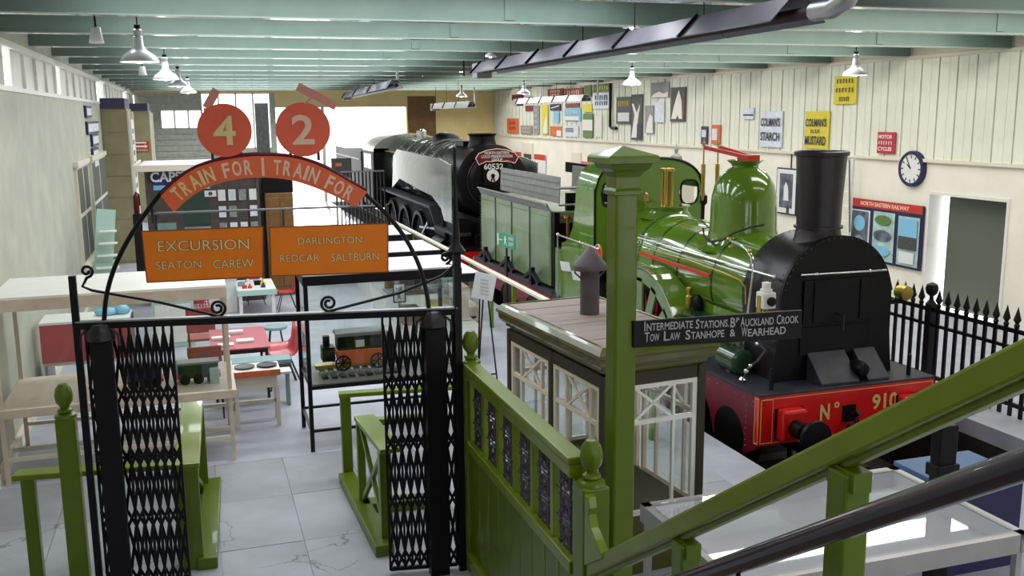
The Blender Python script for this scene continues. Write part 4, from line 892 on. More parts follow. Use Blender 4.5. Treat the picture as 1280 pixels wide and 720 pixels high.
HPt('top_plate', MB().box(.03, HW-.03, .04, .09, 1.58, 1.68).box(.03, .08, .04, HD-.04, 1.58, 1.68).box(HW-.08, HW-.03, .04, HD-.04, 1.58, 1.68).box(.03, HW-.03, HD-.09, HD-.04, 1.58, 1.68), 'brown')
HPt('dado', MB().box(.04, HW-.04, .05, .08, 0, .5).box(.04, .07, .05, HD-.05, 0, .5).box(HW-.07, HW-.04, .05, HD-.05, 0, .5).box(.04, HW-.04, HD-.08, HD-.05, 0, .5), 'cornice', .004)
HPt('hut_floor', MB().box(.07, HW-.07, .08, HD-.08, 0, .04), 'pinewood')
def sash(o_, u_, w_, cols, m='sash', flip=1):
    """window in a vertical plane from local origin o_, direction u_, width w_, z .5..1.58"""
    o_, u_ = Vector(o_), Vector(u_); z0, z1, zt = .5, 1.58, 1.27; mb = MB()
    def bar(a, za, b, zb, t=.022, d=.03): mb.bar(o_+u_*a+Vector((0, 0, za)), o_+u_*b+Vector((0, 0, zb)), d, t, up=u_ if abs(za-zb) > .4 else (0, 0, 1))
    up_ = Vector((0, 0, 1))
    for a in [0.02, w_-.02]: mb.obox(o_+u_*a+up_*(z0+z1)/2, u_*.02, u_.cross(up_)*.018, up_*(z1-z0)/2)
    for a in cols: mb.obox(o_+u_*a+up_*(z0+z1)/2, u_*.011, u_.cross(up_)*.015, up_*(z1-z0)/2)
    for z in (z0+.02, zt, z1-.02): mb.obox(o_+u_*w_/2+up_*z, u_*w_/2, u_.cross(up_)*.016, up_*.018)
    fr_ = HPt('window_sash', mb, m)
    edges = [0.02]+cols+[w_-.02]
    mb = MB(); c0_, c1_ = edges[len(edges)//2-1], edges[len(edges)//2]
    def diag(a, za, b, zb): 
        p, q = o_+u_*a+up_*za, o_+u_*b+up_*zb; mb.bar(p, q, .022, .02, up=u_.cross(up_))
    diag(c0_, zt, c1_, z1-.02); diag(c0_, z1-.02, c1_, zt)
    
    obj('cross_bars', hutm(mb), m, fr_)
    for i in range(len(edges)-1):
        for (za, zb) in ((z0+.03, zt-.02), (zt+.02, z1-.03)):
            obj('pane', hutm(MB().obox(o_+u_*(edges[i]+edges[i+1])/2+up_*(za+zb)/2, u_*((edges[i+1]-edges[i])/2-.008), u_.cross(up_)*.002, up_*(zb-za)/2)), 'glass', fr_)
sash((.095, .06, 0), (1, 0, 0), HW-.19, [.21, .58], 'white')
sash((.095, HD-.06, 0), (1, 0, 0), HW-.19, [.21, .58], 'white')
for b_ in (.10, HD/2+.04):
    sash((.055, b_, 0), (0, 1, 0), HD/2-.14, [.17, .6]); sash((HW-.055, b_, 0), (0, 1, 0), HD/2-.14, [.17, .6])
c = P(737, 393, z=HZ)
sv = thing('stove_pipe', 'dull grey stove pipe with conical cowl standing on the hut roof', 'chimney', c)
obj('pipe', MB().lathe([(.10, 0), (.085, .01), (.085, .40)], c, n=22), 'stove', sv)
obj('cowl', MB().lathe([(.0, .61), (.015, .605), (.145, .45), (.15, .44), (.15, .405), (.12, .40), (.0, .41)], c, n=24), 'stove', sv)
obj('cowl_strap', MB().tube([c+Vector((-.085, 0, .33)), c+Vector((-.14, 0, .38)), c+Vector((-.14, 0, .42))], .008, 6).tube([c+Vector((.085, 0, .33)), c+Vector((.14, 0, .38)), c+Vector((.14, 0, .42))], .008, 6), 'stove', sv)
# ================================================================== SHOW CASE AT THE LOWER RIGHT
def table_case(name, label, x0, x1, y0, y1, z, fm='alu', pm='lilac', rim=.07, leg=.045, group=None):
    t = thing(name, label, 'display case', ((x0+x1)/2, (y0+y1)/2, 0), group)
    obj('case_frame', MB().box(x0, x1, y0, y0+rim, z-.13, z).box(x0, x1, y1-rim, y1, z-.13, z).box(x0, x0+rim, y0, y1, z-.13, z).box(x1-rim, x1, y0, y1, z-.13, z), fm, t, .006)
    obj('backing', MB().box(x0+rim, x1-rim, y0+rim, y1-rim, z-.12, z-.10), pm, t)
    obj('inner_slip', MB().prism([(x0+rim, z-.01), (x0+rim, z-.1), (x0+rim+.06, z-.1)], ((0, y1-rim, 0), (1, 0, 0), (0, 0, 1)), y1-y0-2*rim).prism([(x1-rim, z-.01), (x1-rim, z-.1), (x1-rim-.06, z-.1)], ((0, y1-rim, 0), (1, 0, 0), (0, 0, 1)), y1-y0-2*rim).prism([(y1-rim, z-.01), (y1-rim, z-.1), (y1-rim-.06, z-.1)], ((x0+rim, 0, 0), (0, 1, 0), (0, 0, 1)), x1-x0-2*rim), pm, t)
    obj('glass_top', MB().box(x0+rim*.6, x1-rim*.6, y0+rim*.6, y1-rim*.6, z-.008, z+.001), 'glass', t)
    for a in (x0+leg, x1-leg):
        for b in (y0+leg, y1-leg): obj('leg', MB().box(a-leg/2, a+leg/2, b-leg/2, b+leg/2, 0, z-.13), fm, t)
    obj('stretcher', MB().box(x0+leg, x1-leg, y0+leg-.015, y0+leg+.015, .2, .24).box(x0+leg, x1-leg, y1-leg-.015, y1-leg+.015, .2, .24), fm, t)
    return t
table_case('display_case', 'large flat display case with white backing under glass below the stair railing', 2.88, 5.08, 4.58, 5.88, .9)
c = P(1140, 585, z=.75)
qa, qb = P(1117, 576, z=.76), P(1160, 569, z=.76); cx_a, cy_b = qa.x, qa.y+.0
bx = thing('blue_cabinet', 'blue topped cabinet behind the right end of the large white display case', 'cabinet', (cx_a+.4, cy_b-.3, 0))
obj('body', MB().box(cx_a+.02, cx_a+.75, cy_b-.62, cy_b-.02, 0, .72), 'navyframe', bx); obj('top', MB().box(cx_a, cx_a+.78, cy_b-.65, cy_b, .72, .76), 'blue', bx, .005); obj('catch', MB().box(cx_a+.2, cx_a+.4, cy_b-.3, cy_b-.26, .76, .775), 'navyframe', bx)
print('CAB', qa, qb)
c = P(1176, 560, y=5.5)
ip = thing('iron_pillar', 'black iron signal pillar with bolted collar at the right edge beside the blue cabinet', 'pillar', (c.x, 5.5, 0))
obj('shaft', MB().box(c.x-.05, c.x+.11, 5.45, 5.55, 0, 1.35), 'loco_black', ip, .01); obj('collar', MB().box(c.x-.07, c.x+.13, 5.43, 5.57, .95, 1.05), 'loco_black', ip, .01)
# railings on the far platform
rl = thing('iron_railings', 'black spear headed iron railings with ball topped post beside the black smokebox', 'railings', (9.2, 10.4, 0))
obj('rail', MB().box(9.18, 9.22, 7.6, 12.2, 1.02, 1.07).box(9.18, 9.22, 7.6, 12.2, .82, .86).box(9.18, 9.22, 7.6, 12.2, .12, .17), 'black', rl)
y = 12.1
while y > 7.6:
    if abs(y-10.16) > .08 and abs(y-7.7) > .1:
        obj('spear_bar', MB().box(9.185, 9.215, y-.022, y+.022, 0, 1.1).lathe([(.02, 0), (.035, .03), (.02, .06), (.045, .10), (.02, .19), (.0, .27)], (9.2, y, 1.08), n=8), 'black', rl)
    y -= .16
for y in (10.16, 7.7): obj('ball_post', MB().box(9.15, 9.25, y-.05, y+.05, 0, 1.12).lathe([(.07, 0), (.03, .05), (.025, .1), (.07, .14), (.085, .2), (.07, .26), (.0, .29)], (9.2, y, 1.12), n=16), 'black', rl)
# ================================================================== TIMBER BARRIERS INSIDE THE GATE
def barrier(name, label, segs, posts, braces, plinth, m='rail_green'):
    t = thing(name, label, 'barrier', Vector(segs[0][0]).to_3d() if len(segs[0][0]) == 2 else (segs[0][0][0], segs[0][0][1], 0))
    for ai, (a, b, w_) in enumerate(segs): obj('top_board', MB().bar((a[0], a[1], .88-.004*ai), (b[0], b[1], .88-.004*ai), w_, .045), m, t, .008)
    for (x, y, w_) in posts: obj('post', MB().box(x-w_/2, x+w_/2, y-w_/2, y+w_/2, 0, .86), 'post_green', t, .006)
    for a, b in braces: obj('cross_brace', MB().bar(a, b, .035, .045), 'post_green', t)
    for a, b in plinth: obj('plinth', MB().bar((a[0], a[1], .05), (b[0], b[1], .05), .16, .10), 'post_green', t, .01)
barrier('barrier', 'long green timber barrier with glossy top on the left inside the gate', [((-.16, 9.60), (-.21, 7.80), .20), ((-.19, 7.90), (-1.5, 8.07), .16)], [(-.22, 7.88, .19), (-.11, 9.5, .10), (-1.4, 8.03, .1)], [((-.12, 9.4, .1), (-.19, 7.95, .8)), ((-.12, 9.4, .8), (-.19, 7.95, .1))], [((-.02, 9.6), (-.10, 7.75))])  # left top board is the same green; its pale look is reflected light
barrier('barrier', 'green timber barrier with crossed braces on the right inside the gate', [((1.24, 9.42), (2.4, 9.30), .12), ((1.36, 8.62), (1.42, 7.62), .19), ((1.36, 8.5), (2.0, 8.42), .10)], [(1.30, 9.40, .10), (1.31, 8.55, .07), (1.37, 7.68, .10), (2.0, 8.4, .08)], [((1.31, 8.5, .12), (1.37, 7.72, .84)), ((1.31, 8.5, .84), (1.37, 7.72, .12))], [((1.27, 9.3), (1.32, 7.5)), ((1.3, 8.5), (2.0, 8.42))])
# ================================================================== MODEL COACH CASE
x0, x1, y0, y1 = 1.05, 2.75, 10.3, 11.2
mc = thing('glass_case', 'tall glazed model case on black legs holding the model coach', 'display case', (1.9, 10.75, 0))
for a in (x0, x1):
    for b in (y0, y1): obj('leg', MB().box(a-.022, a+.022, b-.022, b+.022, 0, 1.86), 'black', mc)
obj('case_floor', MB().box(x0, x1, y0, y1, .70, .74), 'black', mc); obj('case_bed', MB().box(x0+.03, x1-.03, y0+.03, y1-.03, .74, .75), 'grey_plate', mc)
obj('top_frame', MB().box(x0-.03, x1+.03, y0-.03, y0, 1.86, 1.96).box(x0-.03, x1+.03, y1, y1+.03, 1.86, 1.96).box(x0-.03, x0, y0, y1, 1.86, 1.96).box(x1, x1+.03, y0, y1, 1.86, 1.96), 'black', mc)
obj('top_panel', MB().box(x0-.02, x1+.02, y0-.02, y1+.02, 1.96, 1.98), 'lilac', mc)
obj('rung', MB().box(x0, x1, y0-.015, y0+.015, .22, .25).box(x0, x1, y1-.015, y1+.015, .22, .25).box(x0-.015, x0+.015, y0, y1, .22, .25), 'black', mc)
for a, b, c_, d_ in ((x0, x1, y0, y0+.005), (x0, x1, y1-.005, y1), (x0, x0+.005, y0, y1), (x1-.005, x1, y0, y1)): obj('pane', MB().box(a, b, c_, d_, .75, 1.85), 'glass', mc)
tk = thing('model_track', 'short length of model railway track under the model coach', 'model', (1.62, 10.72, .75))
for k in range(9): obj('sleeper', MB().box(1.22+k*.1, 1.28+k*.1, 10.5, 10.94, .75, .775), 'black', tk)
for y in (10.58, 10.86): obj('rail', MB().box(1.18, 2.16, y-.012, y+.012, .775, .81), 'chrome', tk)
cc = thing('model_coach', 'black and orange model of an old railway coach on four wheels', 'model', (1.66, 10.72, .81)); bx_, by_, bz = 1.66, 10.72, .90
obj('lower_body', MB().prism([(-.24, .0), (-.27, .14), (.27, .14), (.24, 0), (.1, -.03), (-.1, -.03)], ((bx_, by_+.12, bz), (1, 0, 0), (0, 0, 1)), .24), 'arch_orange', cc, .01)
obj('upper_body', MB().box(bx_-.25, bx_+.25, by_-.12, by_+.12, bz+.14, bz+.30), 'loco_black', cc, .01)
obj('roof', MB().box(bx_-.27, bx_+.27, by_-.14, by_+.14, bz+.30, bz+.34), 'grey_plate', cc, .01)
obj('window', MB().box(bx_-.05, bx_+.05, by_-.126, by_-.12, bz+.17, bz+.25), 'letter_white', cc)
obj('driver_seat', MB().box(bx_-.42, bx_-.28, by_-.1, by_+.1, bz+.02, bz+.18).box(bx_+.28, bx_+.42, by_-.1, by_+.1, bz+.02, bz+.18).box(bx_-.40, bx_-.33, by_-.04, by_+.04, bz+.18, bz+.30).box(bx_+.33, bx_+.40, by_-.04, by_+.04, bz+.18, bz+.30), 'loco_black', cc)
obj('chassis', MB().box(bx_-.5, bx_+.5, by_-.06, by_+.06, bz-.07, bz-.03), 'brass', cc)
for sx in (-.2, .2):
    for sy in (-.13, .13): obj('wheel', MB().ring((bx_+sx, by_+sy, bz+.0), .075, .09, ((1, 0, 0), (0, 0, 1)), .02, 16).bar((bx_+sx-.08, by_+sy, bz), (bx_+sx+.08, by_+sy, bz), .01, .012).bar((bx_+sx, by_+sy, bz-.08), (bx_+sx, by_+sy, bz+.08), .01, .012).bar((bx_+sx-.055, by_+sy, bz-.055), (bx_+sx+.055, by_+sy, bz+.055), .01, .012), 'loco_black', cc)
# glass cases further back, beside the platform handrail
def low_case(x0, x1, y0, y1, z, label, stuff):
    t = thing('glass_case', label, 'display case', ((x0+x1)/2, (y0+y1)/2, 0))
    obj('top', MB().box(x0, x1, y0, y1, z, z+.03), 'lilac', t)
    obj('rim', MB().box(x0, x1, y0-.02, y0, z-.10, z+.02).box(x0, x1, y1, y1+.02, z-.10, z+.02).box(x0-.02, x0, y0, y1, z-.10, z+.02).box(x1, x1+.02, y0, y1, z-.10, z+.02), 'black', t)
    obj('plinth', MB().box(x0+.02, x1-.02, y0+.02, y1-.02, 0, .55), 'white', t)
    for a, b, c_, d_ in ((x0, x1, y0, y0+.006), (x0, x0+.006, y0, y1), (x1-.006, x1, y0, y1)): obj('pane', MB().box(a, b, c_, d_, .55, z-.1), 'glass', t)
    for k, (dx, w_, h_, m_) in enumerate(stuff): single('model_wagon', MB().box(x0+dx, x0+dx+w_, y0+.25, y0+.6, .60, .60+h_).box(x0+dx+.03, x0+dx+w_-.03, y0+.23, y0+.25, .60+h_*.3, .60+h_*.8).box(x0+dx-.03, x0+dx+w_+.03, y0+.22, y0+.63, .56, .60), m_, '%s model wagon in the grey topped glass case %s' % ({'dkwood': 'brown', 'yellow': 'yellow', 'pinewood': 'pale wooden', 'orange': 'orange'}[m_], label.split('black rim ')[1]), 'model', bevel=.005)
    return t
low_case(2.75, 3.95, 13.6, 14.8, 1.30, 'grey topped glass case with black rim standing nearest the gate post', [(.1, .25, .2, 'dkwood'), (.5, .3, .25, 'yellow'), (.9, .2, .3, 'pinewood')])
low_case(3.0, 4.0, 16.2, 17.6, 1.30, 'grey topped glass case with black rim in the middle of its row', [(.1, .25, .2, 'dkwood'), (.4, .3, .16, 'orange')])
low_case(3.2, 4.1, 19.0, 20.7, 1.25, 'grey topped glass case with black rim farthest in its row', [(.1, .25, .2, 'dkwood')])
nr = thing('cast_plate', 'small white cast plate with three black letters and black border behind the gate brace', 'sign', P(499, 366, y=11.9))
c = P(499, 366, y=11.9); mb = MB(); panel(mb, c, .15, .24, (1, 0, 0), (0, 0, 1), .012); obj('plate', mb, 'paper', nr, .01)
mb = MB(); [mb.box(c.x+a-.008, c.x+a+.008, c.y-.012, c.y-.006, c.z-.12, c.z+.12) for a in (-.075, .075)]; [mb.box(c.x-.08, c.x+.08, c.y-.012, c.y-.006, c.z+a-.008, c.z+a+.008) for a in (-.12, .12)]
obj('plate_rim', mb, 'black', nr); lettering(nr, 'NE', c+Vector((0, -.008, .045)), .09, .06, (1, 0, 0), (0, 0, 1), 'black', .02); lettering(nr, 'R', c+Vector((0, -.008, -.05)), .045, .06, (1, 0, 0), (0, 0, 1), 'black', .02)
obj('stand', MB().box(c.x-.01, c.x+.01, c.y+.006, c.y+.02, 0, c.z), 'steel', nr)
# white handrail beside the track
wh = thing('platform_handrail', 'cream painted wooden handrail along the platform edge before the tender', 'handrail', (4.78, 18, 0))
obj('rail', MB().box(4.69, 4.78, 9.2, 24.3, .96, 1.01), 'ledge', wh, .01)
y = 9.4
while y < 24.4: obj('post', MB().box(4.71, 4.77, y-.03, y+.03, 0, .96), 'rail_green', wh); y += 1.24
nt_ = thing('notice_stand', 'white paper notice on a thin black easel between the gate and hut', 'notice', P(600, 440, z=0))
c = P(605, 358, y=11.3); a_ = P(592, 440, z=0)
mb = MB(); panel(mb, c, .27, .33, (.95, -.2, -.22), (.2, 0, .97), .01); obj('notice', mb, 'paper', nt_)
for k in range(5): lettering(nt_, 'IIIIIII', c+Vector((0, -.012, .08-.045*k)), .1, .02, (.95, -.2, -.22), (.2, 0, .97), 'letter_grey')
obj('easel_leg', MB().tube([c+Vector((-.05, .02, -.1)), (c.x-.14, c.y-.1, 0)], .01, 6).tube([c+Vector((.05, .02, -.1)), (c.x+.16, c.y-.1, 0)], .01, 6).tube([c+Vector((0, .03, -.1)), (c.x, c.y+.4, 0)], .01, 6).tube([(c.x-.1, c.y-.07, .42), (c.x+.12, c.y-.07, .42)], .01, 6), 'black', nt_)
for i, q in enumerate(((585, 405), (572, 378))):
    c = P(*q, z=.4); cb = thing('wooden_locker', 'pale wooden locker with black handle %s the hut' % ('next to' if i == 0 else 'further along behind'), 'locker', (c.x, c.y, 0))
    obj('body', MB().box(c.x-.14, c.x+.14, c.y-.25, c.y+.35, 0, .72), 'pinewood', cb, .01); obj('door', MB().box(c.x-.12, c.x+.12, c.y-.265, c.y-.25, .05, .5), 'dkwood', cb); obj('grip', MB().box(c.x-.06, c.x+.06, c.y-.275, c.y-.265, .54, .58), 'black', cb)
# ================================================================== LEFT HALF: CASES, TABLES, CHAIRS
lc = thing('glass_case', 'long wooden framed glass case with white top at the left', 'display case', (-.7, 10.9, 0))
X0, X1, Y0, Y1 = -2.0, .24, 10.32, 11.6
for a in (X0+.02, X1-.025):
    for b in (Y0+.02, Y1-.02): obj('leg', MB().box(a-.022, a+.022, b-.022, b+.022, 0, 1.8), 'pinewood', lc)
obj('table_board', MB().box(X0, X1+.04, Y0-.03, Y1, .70, .79), 'pinewood', lc, .005)
obj('white_top', MB().box(X0, X1, Y0, Y1, 1.88, 1.92), 'white', lc, .005); obj('fascia', MB().box(X0, X1, Y0-.015, Y0, 1.78, 1.90), 'pinewood', lc)
obj('low_rail', MB().box(X0, X1, Y0, Y0+.04, .24, .28).box(X0, X1, Y0+.5, Y0+.54, .18, .22).box(X0, X1, Y1-.04, Y1, .24, .28), 'ledge', lc)
obj('pane', MB().box(X0+.04, X1-.04, Y0+.01, Y0+.016, .8, 1.78), 'glass', lc); obj('pane', MB().box(X1-.026, X1-.02, Y0+.04, Y1-.04, .8, 1.78), 'glass', lc)
def model_loco(name, label, x, y, z, L, m, cat='model'):
    t = thing(name, label, cat, (x, y, z))
    obj('body', MB().box(x-L/2, x+L/2, y-.08, y+.08, z+.06, z+.22), m, t, .008); obj('top', MB().box(x-L/2-.01, x+L/2+.01, y-.1, y+.1, z+.22, z+.24), 'grey_plate', t)
    for k in range(3):
        for s_ in (-1, 1): obj('wheel', MB().lathe([(0, -.01), (.055, -.01), (.055, .01), (0, .01)], (x-L/3+k*L/3, y+s_*.09, z+.055), 'y', 14), 'loco_black', t)
    obj('bumper', MB().box(x-L/2-.02, x-L/2, y-.09, y+.09, z+.06, z+.1).box(x+L/2, x+L/2+.02, y-.09, y+.09, z+.06, z+.1), 'signred', t)
p = P(249, 483, z=.79)
model_loco('model_locomotive', 'dark green model locomotive on the wooden board of the long case', p.x, 10.75, .79, .42, 'dark_green'); model_loco('model_locomotive', 'navy model locomotive behind the folded gate in the long case', p.x-.55, 10.75, .79, .34, 'navyframe')
single('model_scenery', MB().box(.02, .12, 10.6, 10.9, .79, .96).box(-.35, -.2, 10.95, 11.1, .79, 1.0), 'teal', 'pale green scenery block at the right end of the long case', 'model', bevel=.01)
gt = thing('gramophone_table', 'low bench carrying two dark oval plates right of the long case', 'table', (.62, 11.7, 0))
a = P(310, 487, z=.7); gx0, gx1 = .27, .82
obj('top', MB().box(gx0, gx1, 11.35, 11.75, .66, .70), 'white', gt, .004); obj('edge', MB().box(gx0, gx1, 11.33, 11.35, .63, .70), 'orange', gt); obj('apron', MB().box(gx0+.02, gx1-.04, 11.37, 11.73, .48, .63), 'ledge', gt)
for a in (gx0+.04, gx1-.04):
    for b in (11.38, 11.72): obj('leg', MB().box(a-.02, a+.02, b-.02, b+.02, 0, .5), 'ledge', gt)
obj('end_shelf', MB().box(gx1, gx1+.13, 11.38, 11.6, .62, .65), 'white', gt); obj('stretcher', MB().box(gx0, gx1, 11.7, 11.73, .2, .24), 'ledge', gt)
for k, xx in enumerate((.42, .68)): single('oval_plate', MB().lathe([(0, .012), (.09, .012), (.12, .02), (.115, .004), (0, .0)], (xx, 11.54, .702), n=22), 'black' if k else 'darksign', 'dark oval plate on the low bench, %s of the two' % ('right' if k else 'left'), 'plate')
tw = thing('teal_bench', 'narrow grey teal bench standing behind the oval plates', 'bench', (.7, 12.3, 0))
a, b = P(282, 460, z=.62), P(347, 456, z=.62); obj('seat', MB().box(.25, 1.02, 12.1, 12.4, .57, .62), 'tealwood', tw, .006); obj('side', MB().box(.25, 1.0, 12.08, 12.1, .45, .57), 'darksign', tw)
for a in (.3, .97): obj('leg', MB().box(a-.02, a+.02, 12.15, 12.35, 0, .57), 'tealwood', tw)
# table and chairs
rt = thing('red_table', 'red topped table strewn with white papers near the red chairs', 'table', (.5, 13.1, 0))
tx0, tx1, ty0, ty1 = .05, .80, 12.55, 13.85
obj('top', MB().box(tx0, tx1, ty0, ty1, .68, .70), 'table_red', rt, .004)
for a in (tx0+.05, tx1-.05):
    for b in (ty0+.05, ty1-.05): obj('leg', MB().box(a-.018, a+.018, b-.018, b+.018, 0, .68), 'brown', rt)
obj('apron', MB().box(tx0+.04, tx1-.04, ty0+.04, ty1-.04, .62, .68), 'brown', rt)
for k, (x, y, a, b) in enumerate(((.25, 12.8, .2, .14), (.5, 12.95, .22, .15), (.2, 13.2, .24, .13), (.4, 13.5, .2, .12))): single('paper_sheaf', MB().box(x-a/2, x+a/2, y-b/2, y+b/2, .702, .72+.006*k), 'paper', ('white paper sheaf at the near left of the red table', 'white paper sheaf near the front edge of the red table', 'white paper sheaf at the left side of the red table', 'white paper sheaf at the back of the red table')[k], 'papers', 'papers on the red table')
def chair(label, x, y, rz, m='chair_red', s=1.0, group=None):
    t = thing('plastic_chair', label, 'chair', (0, 0, 0), group)
    prof_ = [(.20, .45), (.12, .435), (0, .43), (-.12, .44), (-.18, .47), (-.205, .53), (-.22, .62), (-.235, .72), (-.25, .80)]
    mb = MB(); nx = 8; vs = []
    for i, (yy, zz) in enumerate(prof_):
        for j in range(nx+1):
            a = (j/nx-.5)*2; wd = .22 if i < 4 else .22-.02*(i-4)/4*2; vs.append((a*wd, yy+.03*a*a*(1 if i > 3 else 0), zz+.025*a*a*(1 if i < 5 else 0)))
    fs = [(i*(nx+1)+j, i*(nx+1)+j+1, (i+1)*(nx+1)+j+1, (i+1)*(nx+1)+j) for i in range(len(prof_)-1) for j in range(nx)]
    mb.add(vs, fs, True); o = obj('seat_shell', mb, m, t); sm = o.modifiers.new('solid', 'SOLIDIFY'); sm.thickness = .014
    for sx in (-1, 1):
        obj('leg', MB().tube([(sx*.12, .1, .43), (sx*.21, .22, 0)], .011, 6), 'soot', t); obj('leg', MB().tube([(sx*.12, -.08, .43), (sx*.21, -.22, 0)], .011, 6), 'soot', t)
    t.location = (x, y, 0); t.rotation_euler = (0, 0, rz); t.scale = (s, s, s); return t
chair('red plastic chair nearest the gate facing the red table', .98, 13.1, PI/2+.15); chair('red plastic chair pushed in just behind the nearest red chair', .98, 13.55, PI/2-.1)
chair('small pink red chair right of the toy table', 1.52, 18.4, PI/2, 'chair_red', .8); chair('small red chair behind the toy table', 1.0, 19.3, PI, 'chair_red', .8)
def woodchair(label, x, y, rz, m='chair_brown'):
    t = thing('padded_chair', label, 'chair', (0, 0, 0))
    obj('seat', MB().box(-.2, .2, -.2, .2, .42, .46), m, t, .01); obj('backrest', MB().box(-.2, .2, -.22, -.19, .55, .92), m, t, .02)
    for sx in (-1, 1):
        obj('leg', MB().tube([(sx*.17, .17, .42), (sx*.18, .2, 0)], .012, 6), 'soot', t); obj('leg', MB().tube([(sx*.17, -.2, .9), (sx*.18, -.22, 0)], .012, 6), 'soot', t)
    t.location = (x, y, 0); t.rotation_euler = (0, 0, rz)
woodchair('brown red backed chair behind the dark green model locomotive', -.02, 12.1, 0); woodchair('brown red backed chair at the far left end of the papers table', -.05, 14.6, 0)
bk = thing('wire_basket', 'small red wire basket on the floor beyond the long case', 'basket', (-.1, 16.0, 0)); c = P(247, 398, z=.35)
mb = MB()
for k in range(9): mb.bar((c.x-.2+.05*k, c.y-.12, .5), (c.x-.17+.042*k, c.y-.1, .75), .012, .012); mb.bar((c.x-.2+.05*k, c.y+.12, .5), (c.x-.17+.042*k, c.y+.1, .75), .012, .012)
for z in (.5, .58, .67, .75): mb.bar((c.x-.2, c.y-.12, z), (c.x+.2, c.y-.12, z), .014, .014).bar((c.x-.2, c.y+.12, z), (c.x+.2, c.y+.12, z), .014, .014).bar((c.x-.2, c.y-.12, z), (c.x-.2, c.y+.12, z), .014, .014).bar((c.x+.2, c.y-.12, z), (c.x+.2, c.y+.12, z), .014, .014)
obj('wires', mb, 'chair_red', bk); obj('basket_stand', MB().box(c.x-.02, c.x+.02, c.y-.02, c.y+.02, 0, .5), 'steel', bk)
sto = thing('stool', 'pale teal topped stool between the red table and toy table', 'stool', (0, 0, 0)); c = P(344, 409, z=.5)
obj('seat', MB().lathe([(0, .0), (.17, 0), (.18, .02), (.17, .04), (0, .04)], (c.x, c.y, .48), n=20), 'tealwood', sto)
for k in range(4): a = PI/4+k*PI/2; obj('leg', MB().tube([(c.x+.1*math.cos(a), c.y+.1*math.sin(a), .48), (c.x+.19*math.cos(a), c.y+.19*math.sin(a), 0)], .01, 6), 'soot', sto)
ft = thing('toy_table', 'small white table with blue green edge heaped with toys', 'table', (.98, 18.4, 0))
obj('top', MB().box(.62, 1.30, 17.9, 19.1, .50, .52), 'white', ft); obj('edge', MB().box(.61, 1.31, 17.88, 17.9, .42, .52).box(.60, .62, 17.9, 19.1, .42, .52), 'teal', ft)
for a in (.66, 1.24):
    for b in (17.95, 19.05): obj('leg', MB().box(a-.03, a+.03, b-.03, b+.03, 0, .5), 'white', ft)
cols = ['signred', 'chair_red', 'paper', 'navy', 'tealwood', 'paper', 'loco_black', 'yellow', 'paper', 'maroon', 'lblue', 'paper']
cn = ['bright red', 'dull red', 'white', 'navy', 'grey teal', 'off white', 'black', 'yellow', 'pale', 'maroon', 'light blue', 'cream']
for k in range(12):
    x = .72+.13*(k % 4)+random.uniform(-.03, .03); y = 18.1+.3*(k//4)+random.uniform(-.05, .05); r = random.uniform(.035, .07)
    mb = MB().box(x-r, x+r, y-r*.7, y+r*.7, .52, .52+r*1.3)
    if k % 2: mb.lathe([(0, 0), (r*.5, 0), (r*.45, r), (0, r*1.2)], (x, y, .52+r*1.3), n=10)
    single('toy', mb, cols[k], '%s toy block on the small toy table' % cn[k], 'toy', 'toys on the toy table', .006)
wb_ = single('white_box', MB().box(.02, .62, 18.6, 19.0, 0, .62).box(0, .64, 18.58, 19.02, .62, .66), 'paper', 'large white box standing left of the toy table', 'box', bevel=.01)
rp_ = thing('red_panel_case', 'red fronted case with steel frame at the far left beyond the long case', 'case', (-1.6, 13.2, 0)); a, b = P(98, 381, y=13.2), P(160, 380, y=13.2)
obj('panel', MB().box(-2.0, b.x, 13.2, 13.25, .55, 1.05), 'table_red', rp_, .01); obj('shelf', MB().box(-2.0, b.x, 13.2, 13.8, 1.05, 1.08).box(-2.0, b.x, 13.25, 13.8, .5, .55), 'white', rp_); obj('frame', MB().box(b.x-.02, b.x+.02, 13.2, 13.24, 0, 1.05).box(b.x-.02, b.x+.02, 13.76, 13.8, 0, 1.05).box(-1.98, -1.94, 13.2, 13.8, 0, .5), 'steel', rp_)
single('blue_cloth', MB().ellipsoid((b.x-.3, 13.5, 1.12), (.14, .1, .06)).ellipsoid((b.x-.1, 13.52, 1.13), (.1, .09, .07)), 'lblue', 'crumpled pale blue cloth on top of the red fronted case', 'cloth')
gc = thing('green_cabinet', 'pale green and white cabinet standing against the left boarded booth', 'cabinet', (-.9, 17, 0)); c0_ = P(165, 318, z=.85)
obj('body', MB().box(-.78, -.15, 16.0, 16.8, 0, .82), 'teal', gc, .01); obj('top', MB().box(-.8, -.13, 15.97, 16.83, .82, .86), 'white', gc); obj('front_panel', MB().box(-.74, -.19, 15.985, 16.0, .08, .7), 'white', gc)
c1 = P(125, 345, y=17); es = thing('display_easel', 'tall leaning pale teal display board with small shelves', 'display board', (c1.x, 17, 0))
a = P(122, 345, y=17.2); b_ = P(120, 267, y=17.2)
obj('board', MB().bar((a.x-.04, 17.2, 0), (b_.x+.12, 17.7, b_.z+.02), .30, .03, up=(0, 1, 0)), 'teal', es)
for k in range(6): z = .75+k*.2; obj('shelf', MB().box(a.x-.08+.03*k, a.x+.33, 17.15+.04*k, 17.35+.04*k, z, z+.02), 'white', es)
